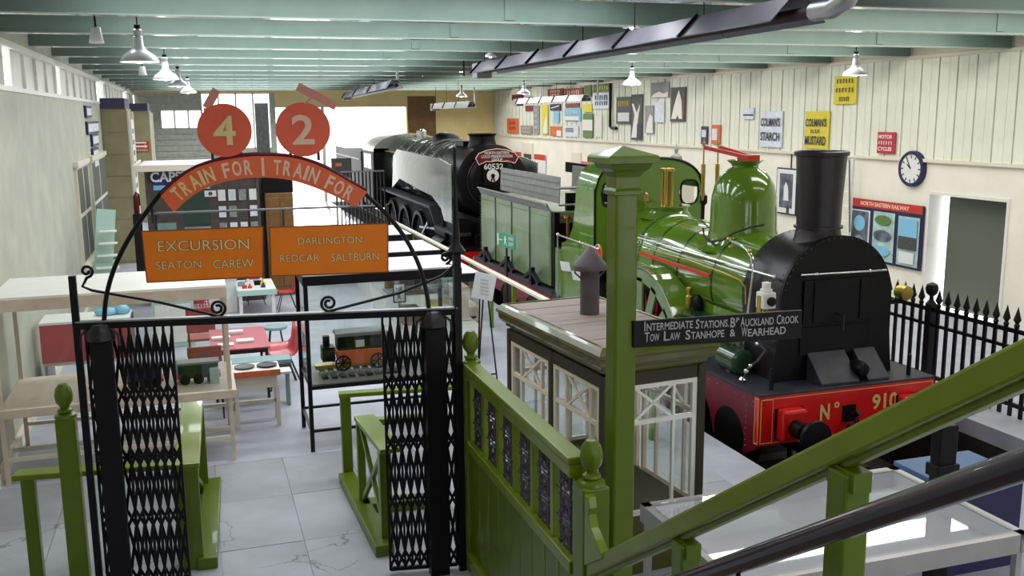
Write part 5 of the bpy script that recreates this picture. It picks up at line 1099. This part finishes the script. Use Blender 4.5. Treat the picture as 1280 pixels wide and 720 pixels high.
# ================================================================== BOOKSTALL
KY = 20.0; kx0, kx1 = -.92, 1.22
kb = thing('bookstall', 'dark timber bookstall with white edged canopy, posters and enamel sign', 'kiosk', (.2, KY, 0))
KZ = 2.62
obj('wall', MB().box(kx0, kx1, KY, KY+2.4, 0, KZ), 'kiosk', kb)
obj('roof', MB().box(kx0-.16, kx1+.04, KY-.2, KY+2.5, KZ, KZ+.05), 'kiosk', kb); obj('canopy_edge', MB().box(kx0-.18, kx1+.05, KY-.24, KY-.2, KZ, KZ+.12).box(kx0-.2, kx0-.16, KY-.24, KY+2.5, KZ, KZ+.12), 'ledge', kb)
obj('roof_sheet', MB().box(kx0-.1, kx1, KY-.15, KY+2.4, KZ+.05, KZ+.1), 'lilac', kb)
for x in (kx0+.03, kx0+.55, kx0+1.2, kx1-.03): obj('stile', MB().box(x-.03, x+.03, KY-.03, KY, 0, KZ), 'kiosk', kb)
obj('green_panel', MB().box(-.25, .30, KY-.02, KY, 1.55, 2.22), 'kgreen', kb); obj('counter', MB().box(kx0, kx1, KY-.35, KY, 1.0, 1.05).box(kx0, kx1, KY-.33, KY-.30, 0, 1.0), 'kiosk', kb)
obj('grey_panel', MB().box(-.75, -.35, KY-.025, KY, 1.3, 1.6).box(-.25, .30, KY-.025, KY, 1.28, 1.5), 'tealwood', kb)
cs_ = thing('enamel_sign', 'blue enamel sign with white letters on the front of the bookstall', 'sign', P(220, 225, y=KY-.04))
a, b = P(190, 211, y=KY-.05), P(262, 230, y=KY-.05); obj('panel', MB().box(a.x, b.x, KY-.05, KY-.03, b.z, a.z), 'navy', cs_); d0 = P(190, 238, y=KY-.05); obj('lower_band', MB().box(a.x, b.x, KY-.05, KY-.03, d0.z, b.z), 'lblue', cs_)
lettering(cs_, 'CAPSTAN', Vector((b.x-.56, KY-.055, (a.z+b.z)/2-.0)), 1.06, .2, (1, 0, 0), (0, 0, 1), 'letter_white', .03); obj('sign_rim', MB().box(a.x, b.x, KY-.055, KY-.05, a.z-.015, a.z), 'letter_white', cs_)
pn = 0
for j in range(3):
    for i in range(4):
        x = .42+i*.2; z = 2.12-j*.33
        if random.random() < .12: continue
        pn += 1
        single('wall_leaflet', MB().box(x, x+.14, KY-.045, KY-.03, z-.12, z+.1), ('paper', 'enamel', 'grime')[(i+j) % 3], 'small %s leaflet in the %s row, %s column on the bookstall front' % (('white', 'bluish', 'grey')[(i+j) % 3], ('top', 'middle', 'bottom')[j], ('first', 'second', 'third', 'last')[i]), 'leaflet', 'leaflets on the bookstall')
lettering(kb, 'PASSENGER', (.02, KY-.026, 1.75), .42, .07, (1, 0, 0), (0, 0, 1), 'letter_grey') if False else None
ey = thing('eye_plate', 'white framed plate on the green panel of the bookstall', 'sign', P(263, 242, y=KY-.03)); c = P(263, 242, y=KY-.03); obj('plate', MB().box(c.x-.11, c.x+.11, KY-.04, KY-.02, c.z-.06, c.z+.06), 'paper', ey); obj('oval', MB().lathe([(0, -.006), (.04, -.006), (.04, 0)], (c.x, KY-.04, c.z), 'y', 16), 'darksign', ey)
dc = thing('dark_column', 'dark square iron column rising above the bookstall roof', 'column', (1.4, KY+.6, 0))
a, b = P(320, 160, y=KY+.6), P(336, 160, y=KY+.6); obj('shaft', MB().box(a.x, b.x, KY+.5, KY+.75, 0, P(328, 129, y=KY+.6).z), 'darksign', dc); obj('cap', MB().box(a.x-.05, b.x+.05, KY+.45, KY+.8, KZ+.05, KZ+.2), 'darksign', dc)
wc_ = thing('wooden_cupboard', 'varnished wooden cupboard right of the bookstall under the black panel', 'cupboard', (1.75, KY, 0)); a, b = P(331, 242, y=KY), P(368, 285, y=KY)
obj('body', MB().box(a.x, b.x, KY, KY+.45, 0, a.z), 'dkwood', wc_, .01); obj('door', MB().box(a.x+.05, (a.x+b.x)/2-.01, KY-.02, KY, .2, a.z-.08), 'dkwood', wc_, .01); obj('door', MB().box((a.x+b.x)/2+.01, b.x-.05, KY-.02, KY, .2, a.z-.08), 'dkwood', wc_, .01)
obj('upper_panel', MB().box(a.x-.03, b.x+.02, KY+.1, KY+.4, a.z, P(350, 222, y=KY).z), 'loco_black', wc_)
# dark cabinet, railings and coach sides further right
dk = thing('black_box_truck', 'dark open luggage box with steel rails beyond the destination board', 'box', (3.2, 20, 0)); a = P(430, 268, y=22)
obj('body', MB().box(2.45, 3.6, 21.0, 22.6, .15, 1.0), 'rust', dk); obj('rim', MB().box(2.4, 3.65, 20.95, 21.0, .95, 1.05).box(2.4, 3.65, 22.6, 22.65, .95, 1.05).box(2.4, 2.45, 21.0, 22.6, .95, 1.05).box(3.6, 3.65, 21.0, 22.6, .95, 1.05), 'steel', dk)
for x in (2.55, 3.5): obj('wheel', MB().lathe([(0, 0), (.15, 0), (.15, .06), (0, .06)], (x, 21.1, .15), 'y', 16), 'loco_black', dk)
ir = thing('iron_railings', 'tall dark railings standing left of the black locomotive cab', 'railings', (4.0, 27, 0))
a, b = P(425, 214, y=27), P(480, 214, y=27)
obj('rail', MB().box(a.x, b.x, 26.98, 27.02, a.z-.04, a.z).box(a.x, b.x, 26.98, 27.02, .2, .25), 'steel', ir)
for k in range(13): x = a.x+(b.x-a.x)*k/12; obj('bar', MB().box(x-.02, x+.02, 26.985, 27.015, 0, a.z), 'soot', ir)
gn = thing('grey_notice_board', 'grey notice board with orange heading beyond the arch', 'notice', P(428, 215, y=30)); a, b = P(414, 198, y=30), P(440, 222, y=30)
obj('panel', MB().box(a.x, b.x, 30, 30.05, b.z, a.z), 'darksign', gn); obj('heading', MB().box(a.x+.12, b.x-.3, 29.99, 30, a.z-.25, a.z-.15), 'orange', gn); obj('stand', MB().box(a.x+.1, a.x+.15, 30.0, 30.05, 0, b.z).box(b.x-.15, b.x-.1, 30, 30.05, 0, b.z), 'soot', gn)
# left wall pictures and bits
for k, (x0_, y0_, x1_, y1_) in enumerate(((106, 132, 114, 147), (108, 152, 123, 166), (114, 168, 123, 181), (115, 186, 123, 195), (116, 197, 123, 209))):
    a, b = P(x0_, y0_, x=LX+.03), P(x1_, y1_, x=LX+.03); b.y = min(b.y, 25.7)
    zc, hh = (a.z+b.z)/2, min(.9, abs(a.z-b.z)); t = thing('framed_picture', ('topmost framed picture on the left wall', 'large framed picture second from the top on the left wall', 'middle framed picture on the left wall', 'small framed picture second lowest on the left wall', 'lowest small framed picture on the left wall')[k], 'picture', (LX+.02, a.y, zc))
    obj('frame', MB().box(LX, LX+.05, a.y, b.y, zc-hh/2, zc+hh/2), 'navyframe', t); obj('print', MB().box(LX+.05, LX+.056, a.y+.12, b.y-.12, zc-hh/2+.05, zc+hh/2-.05), 'paper', t)
t = thing('direction_sign', 'red direction sign with white double arrow on the second pier', 'sign', P(176, 184, y=35.95)); a, b = P(164, 177, y=35.95), P(187, 189, y=35.95)
obj('panel', MB().box(a.x, b.x, 35.93, 35.97, b.z, a.z), 'signred', t); zc = (a.z+b.z)/2
obj('arrow', MB().box(a.x+.08, b.x-.08, 35.92, 35.93, zc-.03, zc+.03).prism([(0, -.07), (.1, 0), (0, .07)], ((b.x-.14, 35.93, zc), (1, 0, 0), (0, 0, 1)), .01).prism([(0, -.07), (-.1, 0), (0, .07)], ((a.x+.14, 35.93, zc), (1, 0, 0), (0, 0, 1)), .01), 'letter_white', t)
obj('worn_print', MB().box((a.x+b.x)/2-.2, (a.x+b.x)/2+.2, 35.92, 35.93, zc+.1, zc+.15), 'letter_white', t); lettering(t, 'STATION', ((a.x+b.x)/2, 35.925, zc-.13), .45, .06, (1, 0, 0), (0, 0, 1), 'letter_white')
c = P(171, 262, y=24); t = thing('fire_extinguisher', 'dark red extinguisher on a stand left of the bookstall', 'extinguisher', (c.x, 24, 0)); obj('cylinder', MB().lathe([(a_*.65, b_*.8) for a_, b_ in [(0, 0), (.09, 0), (.1, .03), (.1, .5), (.05, .58), (.02, .6), (.02, .64)]], (c.x, 24, c.z-.1), n=16), 'maroon', t); obj('stand', MB().box(c.x-.1, c.x+.1, 23.95, 24.1, 0, c.z-.1), 'soot', t); obj('hose', MB().tube([(c.x, 24, c.z+.40), (c.x+.07, 23.95, c.z+.36), (c.x+.08, 23.93, c.z+.1)], .015, 6), 'black', t)
t = thing('wall_hanging', 'narrow black and white printed strip on the side of the first pier', 'banner', (-1.44, 27, 2)); obj('strip', MB().box(-1.5, -1.44, 26.5, 27.5, .8, 3.6), 'paper', t)
for k in range(9): obj('print_mark', MB().box(-1.44, -1.435, 26.7, 27.3, 1.0+k*.28, 1.12+k*.28), 'darksign', t)
# ================================================================== RIGHT WALL SIGNS
WU, WV = Vector((0, -1, 0)), Vector((0, 0, 1))
def strokes(parent, c, wd, ht, m, n_=6):
    mb = MB(); c = Vector(c)
    for k in range(n_):
        q = c+WU*((k+.5)/n_-.5)*wd; h_ = ht*(.5 if k % 3 else .46)
        mb.obox(q, WU*wd/n_*.16, WV*h_, (.002, 0, 0))
        if k % 2 == 0: mb.obox(q+WU*wd/n_*.2+WV*h_*.8, WU*wd/n_*.2, WV*h_*.16, (.002, 0, 0))
    o = obj('worn_print', mb, m, parent); o['kind'] = 'stuff'; return o
def wsign(name, label, box, m, cat='sign', rows=(), shapes=(), grp=None, depth=.03):
    a, b = P(box[0], box[1], x=WX-.04), P(box[2], box[3], x=WX-.04)
    mid_ = P((box[0]+box[2])/2, (box[1]+box[3])/2, x=WX-.04); ya, yb_ = a.y, b.y
    hz = (box[3]-box[1]); ztop = P((box[0]+box[2])/2, box[1], x=WX-.04).z; zbot = P((box[0]+box[2])/2, box[3], x=WX-.04).z
    t = thing(name, label, cat, (WX-.03, mid_.y, (ztop+zbot)/2), grp)
    obj('panel', MB().box(WX-.025-depth, WX-.022, yb_, ya, zbot, ztop), m, t, .004)
    xf = WX-.025-depth-.003; W_ = ya-yb_; Hh = ztop-zbot; yc, zc_ = (ya+yb_)/2, (ztop+zbot)/2
    for (s_, cx_, cy_, w_, h_, m_) in rows:
        if s_ == '~': strokes(t, (xf-.012, yc-cx_*W_, zc_+cy_*Hh), w_*W_, h_*Hh, m_)
        else: lettering(t, s_, (xf-.012, yc-cx_*W_, zc_+cy_*Hh), w_*W_, h_*Hh, WU, WV, m_, .03)
    for si, (poly, m_, nm) in enumerate(shapes): obj(nm, MB().prism([(p_[0]*W_, p_[1]*Hh) for p_ in poly], ((xf+.002-.003*si, yc, zc_), WU, WV), .004), m_, t)
    return t
R4 = lambda x0, y0, x1, y1: [(x0, y0), (x1, y0), (x1, y1), (x0, y1)]
wsign('enamel_sign', 'white enamel sign with the word STARCH on the ribbed wall', (951, 139, 977, 184), 'enamel', rows=(("COLMAN'S", 0, .2, .86, .24, 'darksign'), ('STARCH', 0, -.2, .86, .24, 'darksign')))
wsign('enamel_sign', 'yellow enamel sign with the word MUSTARD above the chimney', (1007, 139, 1035, 186), 'yellow', rows=(("COLMAN'S", 0, .2, .86, .22, 'darksign'), ('D.S.F.', 0, -.03, .4, .1, 'darksign'), ('MUSTARD', 0, -.28, .86, .24, 'darksign')), shapes=((R4(-.5, -.5, -.47, .5), 'enamel', 'white_edge'),))
wsign('enamel_sign', 'yellow ochre enamel sign hung behind the long tube heater', (1044, 95, 1070, 130), 'yellow', rows=(('~', 0, .32, .8, .16, 'dkwood'), ('~', 0, 0, .85, .16, 'dkwood'), ('~', 0, -.32, .5, .16, 'dkwood')))
wsign('enamel_sign', 'small red enamel sign lettered MOTOR CYCLES left of the clock', (1098, 165, 1118, 192), 'chair_red', rows=(('MOTOR', 0, .28, .8, .18, 'letter_white'), ('~', 0, 0, .85, .16, 'letter_white'), ('CYCLES', 0, -.28, .8, .18, 'letter_white')))
wsign('enamel_sign', 'small pale blue and white sign left of the starch sign', (930, 135, 942, 149), 'enamel', shapes=((R4(-.5, -.2, .5, -.05), 'darksign', 'band'),))
wsign('enamel_sign', 'slim lilac bottle shaped sign above the ledge', (877, 158, 884, 180), 'capital', shapes=((R4(-.35, -.1, .35, .3), 'enamel', 'label_patch'),))
wsign('enamel_sign', 'orange and lilac bottle sign beside the slim lilac one', (890, 156, 900, 180), 'orange', shapes=((R4(-.4, -.3, .2, .3), 'enamel', 'label_patch'),))
wsign('enamel_sign', 'narrow black framed sign with large white worn figure and red edge', (839, 109, 857, 152), 'darksign', shapes=(([(-.42, -.42), (-.1, -.42), (0, -.3), (.1, -.42), (.3, -.42), (.25, .1), (.05, .42), (-.1, .2), (-.25, -.05)], 'letter_white', 'worn_figure'), (R4(.36, -.45, .44, .3), 'plum', 'red_edge')))
wsign('enamel_sign', 'grey square sign with white worn lower part high on the wall', (814, 103, 836, 122), 'grime', shapes=(([(-.48, -.48), (.48, -.48), (.48, -.15), (.2, -.25), (0, -.1), (-.3, -.25)], 'letter_white', 'worn_patch'),))
wsign('enamel_sign', 'broken white sign piece, upper right of the worn group', (819, 127, 830, 153), 'enamel')
wsign('enamel_sign', 'grey and white worn sign below the square grey one', (807, 132, 817, 167), 'grime', shapes=(([(-.4, -.48), (.45, -.48), (.4, .1), (.1, .2), (-.2, -.1)], 'letter_white', 'worn_patch'),))
wsign('enamel_sign', 'tall dark sign with flowing white worn figure', (790, 118, 803, 175), 'darksign', shapes=(([(-.45, -.45), (0, -.45), (.1, -.1), (.3, .3), (0, .1), (-.3, .3), (-.45, .3), (-.2, .05)], 'letter_white', 'worn_figure'), (R4(.05, -.46, .45, -.15), 'capital', 'blue_patch')))
wsign('enamel_sign', 'dark framed sign with yellow letters and white worn patch', (771, 121, 789, 155), 'darksign', rows=(('~', 0, .25, .75, .2, 'yellow'),), shapes=((R4(-.38, -.4, .38, -.08), 'paper', 'worn_patch'),))
wsign('enamel_sign', 'dark green strip above the blue and white lettered sign', (742, 105, 763, 115), 'signgreen', rows=(('~', 0, 0, .85, .4, 'yellow'),))
wsign('enamel_sign', 'large blue and white lettered sign behind the heater bracket', (742, 116, 763, 136), 'enamel', rows=(('~', 0, .2, .8, .3, 'navyframe'), ('~', 0, -.15, .8, .25, 'navyframe')))
wsign('enamel_sign', 'narrow blank white sign standing upright above the ledge', (745, 144, 752, 171), 'letter_white')
wsign('enamel_sign', 'olive yellow sign at the top of the wall above the heater', (731, 107, 739, 121), 'signgreen')
wsign('enamel_sign', 'pale yellow sign just below the heater', (729, 130, 740, 140), 'yellow')
wsign('enamel_sign', 'green sign with broad white centre band', (729, 142, 741, 172), 'signgreen', shapes=((R4(-.5, -.2, .5, .25), 'letter_white', 'white_band'),))
wsign('enamel_sign', 'blue white sign with ragged white lower edge', (706, 135, 726, 151), 'lblue', rows=(('~', 0, .2, .7, .3, 'letter_white'),), shapes=((R4(-.48, -.45, .4, -.15), 'letter_white', 'worn_patch'),))
wsign('enamel_sign', 'white sign with purple letters at the ledge', (706, 157, 723, 171), 'enamel', rows=(('~', -.1, .1, .6, .4, 'capital'),))
wsign('enamel_sign', 'brick red sign half hidden by the far heater', (707, 129, 724, 134), 'plum')
wsign('enamel_sign', 'large brick red sign with lettering near the roof, right of two', (706, 110, 729, 122), 'plum', rows=(('~', 0, 0, .7, .5, 'letter_pink'),))
wsign('enamel_sign', 'dark red sign with lettering near the roof, left of two', (685, 111, 704, 122), 'maroon', rows=(('~', 0, .2, .7, .3, 'letter_pink'), ('~', 0, -.2, .6, .3, 'letter_pink')))
wsign('enamel_sign', 'navy sign with a white slanted stroke', (688, 130, 701, 138), 'navyframe', shapes=(([(-.4, -.2), (.4, .15), (.4, .3), (-.4, -.05)], 'letter_white', 'stroke'),))
wsign('enamel_sign', 'light blue small upright sign under the navy one', (692, 140, 699, 153), 'lblue')
wsign('enamel_sign', 'orange cream sign with torn white corner', (688, 158, 702, 170), 'orange', shapes=((R4(.1, -.5, .5, .1), 'letter_white', 'torn_corner'),))
wsign('enamel_sign', 'tall yellow sign with white curved figure', (677, 131, 685, 168), 'yellow', shapes=(([(-.3, -.45), (.4, -.45), (.45, .2), (.1, 0), (-.1, -.2)], 'letter_white', 'figure'),))
wsign('enamel_sign', 'tall grey lettered sign left of the yellow one', (667, 132, 674, 168), 'grime', rows=(('~', 0, .35, .5, .1, 'enamel'), ('~', 0, .15, .5, .1, 'enamel'), ('~', 0, -.05, .5, .1, 'enamel'), ('~', 0, -.25, .5, .1, 'enamel')))
wsign('enamel_sign', 'grey brown lettered sign at the ledge near the far corner', (651, 157, 665, 168), 'grime', rows=(('~', 0, .2, .7, .25, 'letter_pink'), ('~', 0, -.2, .7, .25, 'letter_pink')))
wsign('enamel_sign', 'orange square sign nearest the far corner', (634, 148, 648, 167), 'orange', rows=(('~', 0, .2, .6, .2, 'signred'), ('~', 0, -.15, .6, .2, 'signred')))
wsign('enamel_sign', 'small brown sign below the far heater', (657, 132, 666, 139), 'plum')
wsign('enamel_sign', 'dark red sign above the far end of the heater', (640, 118, 654, 125), 'maroon')
wsign('enamel_sign', 'tiny dark sign beside the dark red one near the roof', (658, 121, 666, 125), 'darksign')
wsign('poster_board', 'white poster board with red heading far along the lower wall', (668, 193, 682, 216), 'paper', 'poster', shapes=((R4(-.5, .2, .5, .5), 'signred', 'heading'),))
wsign('poster_board', 'wide low poster board with red heading behind the tall post', (727, 203, 758, 214), 'paper', 'poster', shapes=((R4(-.5, .15, .5, .5), 'chair_red', 'heading'),))
wsign('poster_board', 'small board with red heading right of the black smokebox', (643, 190, 652, 200), 'signred', 'poster')
wsign('framed_photograph', 'black and white photograph in a white mount left of the chimney', (972, 210, 995, 268), 'navyframe', 'picture', shapes=((R4(-.46, -.47, .46, .47), 'paper', 'mount'), (R4(-.32, -.36, .32, .38), 'photo', 'print'), ([(-.1, -.2), (.15, -.2), (.1, .1), (0, .2), (-.1, .1)], 'paper', 'figure')))
wsign('notice_board', 'narrow board with red heading half hidden behind the chimney', (1000, 236, 1016, 290), 'navyframe', 'notice board', shapes=((R4(-.45, .3, .45, .47), 'signred', 'heading'), (R4(-.4, -.45, .4, .25), 'ledge', 'poster')))
pb = wsign('poster_board', 'dark blue board with red lettered heading and three framed posters below the clock', (1063, 252, 1151, 330), 'navyframe', 'notice board', rows=(('NORTH EASTERN RAILWAY', 0, .435, .66, .07, 'letter_pink'),), shapes=((R4(-.49, .37, .49, .5), 'signred', 'heading'),
    (R4(-.46, -.42, -.19, .32), 'paper', 'poster'), (R4(-.14, -.46, .15, .33), 'map1', 'poster'), (R4(.2, -.46, .47, .31), 'map1', 'poster')))
# pictures on the three posters
a, b = P(1063, 252, x=WX-.04), P(1151, 330, x=WX-.04); W_ = a.y-b.y; zt, zb = P(1107, 252, x=WX-.04).z, P(1107, 330, x=WX-.04).z; Hh = zt-zb; yc, zc = (a.y+b.y)/2, (zt+zb)/2
def onb(poly, m, n_): obj(n_, MB().prism([(p_[0]*W_, p_[1]*Hh) for p_ in poly], ((WX-.075-.001*len(pb.children), yc, zc), WU, WV), .003), m, pb)
ov = lambda cx_, cy_, rx, ry: [(cx_+rx*math.cos(2*PI*k/20), cy_+ry*math.sin(2*PI*k/20)) for k in range(20)]
onb(R4(-.44, -.4, -.21, .3), 'photo', 'picture'); onb(ov(-.325, .1, .08, .13), 'lblue', 'picture'); onb(ov(-.32, -.2, .07, .1), 'grime', 'picture')
onb(ov(0, .2, .11, .08), 'signgreen', 'picture'); onb(ov(0, -.05, .12, .09), 'photo', 'picture'); onb(ov(0, -.3, .11, .08), 'lblue', 'picture')
onb(R4(.22, .0, .45, .28), 'lblue', 'picture'); onb(R4(.22, -.2, .45, .0), 'darksign', 'picture'); onb(R4(.24, -.42, .43, -.24), 'paper', 'picture')
# clock
c = P(1140, 211, x=WX-.05); ck = thing('wall_clock', 'round black rimmed station clock on the right wall', 'clock', c); CR = .34
obj('case', MB().lathe([(0, .05), (CR, .05), (CR, -.02), (CR-.02, -.05), (CR-.06, -.05), (CR-.07, -.02), (0, -.02)], c, 'x', 36), 'navyframe', ck)
obj('dial', MB().lathe([(0, -.03), (CR-.07, -.03), (CR-.07, -.02)], c, 'x', 36), 'paper', ck)
for k in range(12): a = k*PI/6; obj('hour_mark', MB().bar(c+Vector((-.034, -math.sin(a)*.2, math.cos(a)*.2)), c+Vector((-.034, -math.sin(a)*.26, math.cos(a)*.26)), .02, .004, up=(1, 0, 0)), 'black', ck)
for a, l in ((-.9, .14), (-.55+.0, .22)): obj('hand', MB().bar(c+Vector((-.037, 0, 0)), c+Vector((-.037, -math.sin(a)*l, math.cos(a)*l)), .018, .004, up=(1, 0, 0)), 'black', ck)
p0, p1 = P(763, 102, x=WX-.08), P(763, 160, x=WX-.08); single('downpipe', MB().tube([(WX-.08, p0.y, 4.6), (WX-.08, p0.y, p1.z+.05), (WX-.08, p0.y-.15, p1.z), (WX-.08, p0.y-.5, p1.z)], .05, 8), 'black', 'black downpipe with a kick at its foot between the signs', 'pipe')
c = P(985, 262, x=WX-.05); single('wall_switch', MB().box(WX-.07, WX, c.y-.05, c.y+.05, c.z-.09, c.z+.09).box(WX-.03, WX, c.y-.01, c.y+.01, c.z+.09, 2.7), 'darksign', 'small dark switch box with conduit above the notice board', 'switch')
ld = thing('white_ladder', 'white ladder standing on the right wall just behind the chimney', 'ladder', (12.8, 17.5, 0)); yl, yr = P(1046, 250, x=12.8).y, P(1063, 250, x=12.8).y; zt_ = P(1063, 198, x=12.8).z
for y in (yl, yr): obj('stile', MB().box(12.78, 12.84, y-.025, y+.025, 0, zt_), 'white', ld)
for k in range(9): obj('rung', MB().bar((12.81, yl, .2+.3*k), (12.81, yr, .2+.3*k), .03, .03), 'white', ld)
c = P(845, 212, x=10.2); ur = thing('stone_urn', 'pale urn with tall finial standing beyond the green cab', 'urn', (c.x, c.y, 0)); obj('pedestal', MB().box(c.x-.3, c.x+.3, c.y-.3, c.y+.3, 0, c.z-.3), 'ledge', ur)
obj('urn', MB().lathe([(.3, -.3), (.28, -.1), (.12, .0), (.08, .12), (.14, .2), (.12, .3), (.03, .36), (.05, .44), (.0, .6)], (c.x, c.y, c.z), n=20), 'grime', ur)
# ================================================================== LAMPS, HEATERS, PIPES OVERHEAD
def pendant(label, px, py, sc=0, z=4.34):
    if sc: z = 4.72
    c = P(px, py, z=z); t = thing('pendant_lamp', label, 'lamp', c, 'enamel pendant lamps under the beams'); R = .21; q_ = .55 if sc else 1
    obj('shade', MB().lathe([(a_*q_, b_*q_) for a_, b_ in [(.05, .20), (.055, .1), (.075, .06), (.11, .03), (.17, -.01), (R, -.07), (R, -.085), (R-.006, -.085), (.16, -.02), (.10, .02), (.0, .05)]], c, n=28), 'lamp_white', t)
    obj('neck', MB().lathe([(a_*q_, b_*q_) for a_, b_ in [(.03, .28), (.05, .26), (.045, .20), (.055, .19)]], c, n=14), 'galv', t); obj('cap', MB().lathe([(.0, .33*q_), (.035*q_, .32*q_), (.035*q_, .27*q_)], c, n=12), 'black', t)
    obj('cord', MB().tube([c+Vector((0, 0, .3*q_)), (c.x, c.y, 5.06)], .008, 6), 'black', t); obj('bulb', MB().ellipsoid(c+Vector((0, 0, -.03)), (.06*q_, .06*q_, .07*q_), 12, 8), 'bulb', t)
    if sc: return
    l = bpy.data.lights.new('lamp_light', 'POINT'); l.energy = 12; l.color = (1, .9, .75); l.shadow_soft_size = .06
    o = bpy.data.objects.new('lamp_light', l); C.objects.link(o); o.location = c+Vector((0, 0, -.14))
for lab, px, py, scl in (('large white enamel pendant lamp at the upper left, nearest of its row', 174, 68, 0), ('white enamel pendant lamp second in the left row', 207, 93, 0), ('white enamel pendant lamp third in the left row', 223, 103, 0), ('white enamel pendant lamp farthest in the left row', 235, 112, 0), ('white enamel pendant lamp above the yellow wall sign on the right', 1069, 88, 0), ('white enamel pendant lamp over the dark framed signs', 790, 101, 0), ('white enamel pendant lamp above the far heater', 655, 114, 0), ('enamel pendant lamp half hidden by the big overhead heater', 790, 30, 1), ('enamel pendant lamp left of the big heater end', 528, 92, 1), ('enamel pendant lamp just above the big heater end', 613, 68, 1), ('small pendant lamp before the yellow far wall', 577, 118, 0)): pendant(lab, px, py, scl)
def heater(label, pa, pb, z, w_=.42, segs=5, m='duct', stub=True):
    a, b = P(*pa, z=z), P(*pb, z=z); t = thing('tube_heater', label, 'heater', (a+b)/2, 'radiant tube heaters'); d = (b-a).normalized(); n_ = Vector((d.y, -d.x, 0)); L_ = (b-a).length
    for k in range(segs):
        p, q = a+d*(L_*k/segs), a+d*(L_*(k+1)/segs-.02); mb = MB()
        for sgn in (-1, 1):
            q4 = [p+n_*sgn*.07+Vector((0, 0, .13)), q+n_*sgn*.07+Vector((0, 0, .13)), q+n_*sgn*w_/2-Vector((0, 0, .06)), p+n_*sgn*w_/2-Vector((0, 0, .06))]; mb.add(q4+[v+Vector((0, 0, .012)) for v in q4], [(0, 1, 2, 3), (7, 6, 5, 4), (0, 4, 5, 1), (1, 5, 6, 2), (2, 6, 7, 3), (3, 7, 4, 0)])
        mb.bar(p+Vector((0, 0, .136)), q+Vector((0, 0, .136)), .14, .012)
        obj('reflector', mb, m, t)
        for sg_ in (-1, 1): obj('bracket', MB().bar(p+n_*w_*.55*sg_+Vector((0, 0, -.05)), p+n_*.07*sg_+Vector((0, 0, .16)), .03, .03), 'black', t)
        obj('suspension', MB().tube([p+Vector((0, 0, .15)), Vector((p.x, p.y, 5.06))], .008, 6), 'black', t)
    obj('tube', MB().tube([a-d*.1, b+d*.25], .05, 12), 'rust', t)
    obj('burner_box', MB().obox(a-d*.2+Vector((0, 0, -.0)), d*.18, n_*.14, (0, 0, .13)), 'grey_plate', t, .01)
    return t, a, b, d
t, a, b, d = heater('big dark radiant tube heater running overhead toward the viewer', (606, 88), (1000, 18), 4.42, .50, 6)
obj('flue_pipe', MB().tube([b+d*.2, b+d*.45, b+d*.62+Vector((0, 0, .05)), b+d*.72+Vector((0, 0, .2)), b+d*.74+Vector((0, 0, .7))], .075, 14), 'galv', t)
heater('grey radiant tube heater across the ribbed wall on the right', (880, 121), (1160, 110), 4.07, .40, 5)
heater('pale radiant tube heater in front of the far wall signs', (650, 128), (733, 124), 4.07, .34, 5, 'galv')
heater('small radiant tube heater near the left pendant lamps', (434, 121), (494, 107), 4.35, .4, 3)
heater('short radiant tube heater before the yellow far wall', (545, 134), (590, 132), 3.92, .3, 3, 'galv')
for lab, px, y0_, y1_, z, m_, r in (('white hanging conduit above the left heater', 497, 40, 106, 4.4, 'galv', .04), ('thin black hanging rod over the black locomotive', 580, 8, 95, 4.45, 'black', .02), ('pale hanging conduit before the blue and white sign', 747, 80, 124, 4.1, 'galv', .03), ('pale hanging pipe above the orange far sign', 593, 102, 131, 4.0, 'galv', .03)):
    c = P(px, y1_, z=z); single('hanging_pipe', MB().tube([c, (c.x, c.y, 5.06)], r, 8).lathe([(r, 0), (r*1.6, .01), (r*1.6, .04), (r, .05)], (c.x, c.y, 4.95), n=10), m_, lab, 'pipe')
for k, (px, py) in enumerate(((120, 43), (178, 88))):
    c = P(px, py, z=4.5); t = thing('floodlight', 'small white floodlight under a beam, %s one' % ('nearer' if k == 0 else 'farther'), 'lamp', c); obj('housing', MB().lathe([(0, .08), (.05, .07), (.06, 0), (.075, -.08), (.07, -.09), (0, -.08)], c, n=16), 'lamp_white', t); obj('bracket', MB().box(c.x-.01, c.x+.01, c.y-.01, c.y+.01, c.z+.05, 5.06), 'black', t)
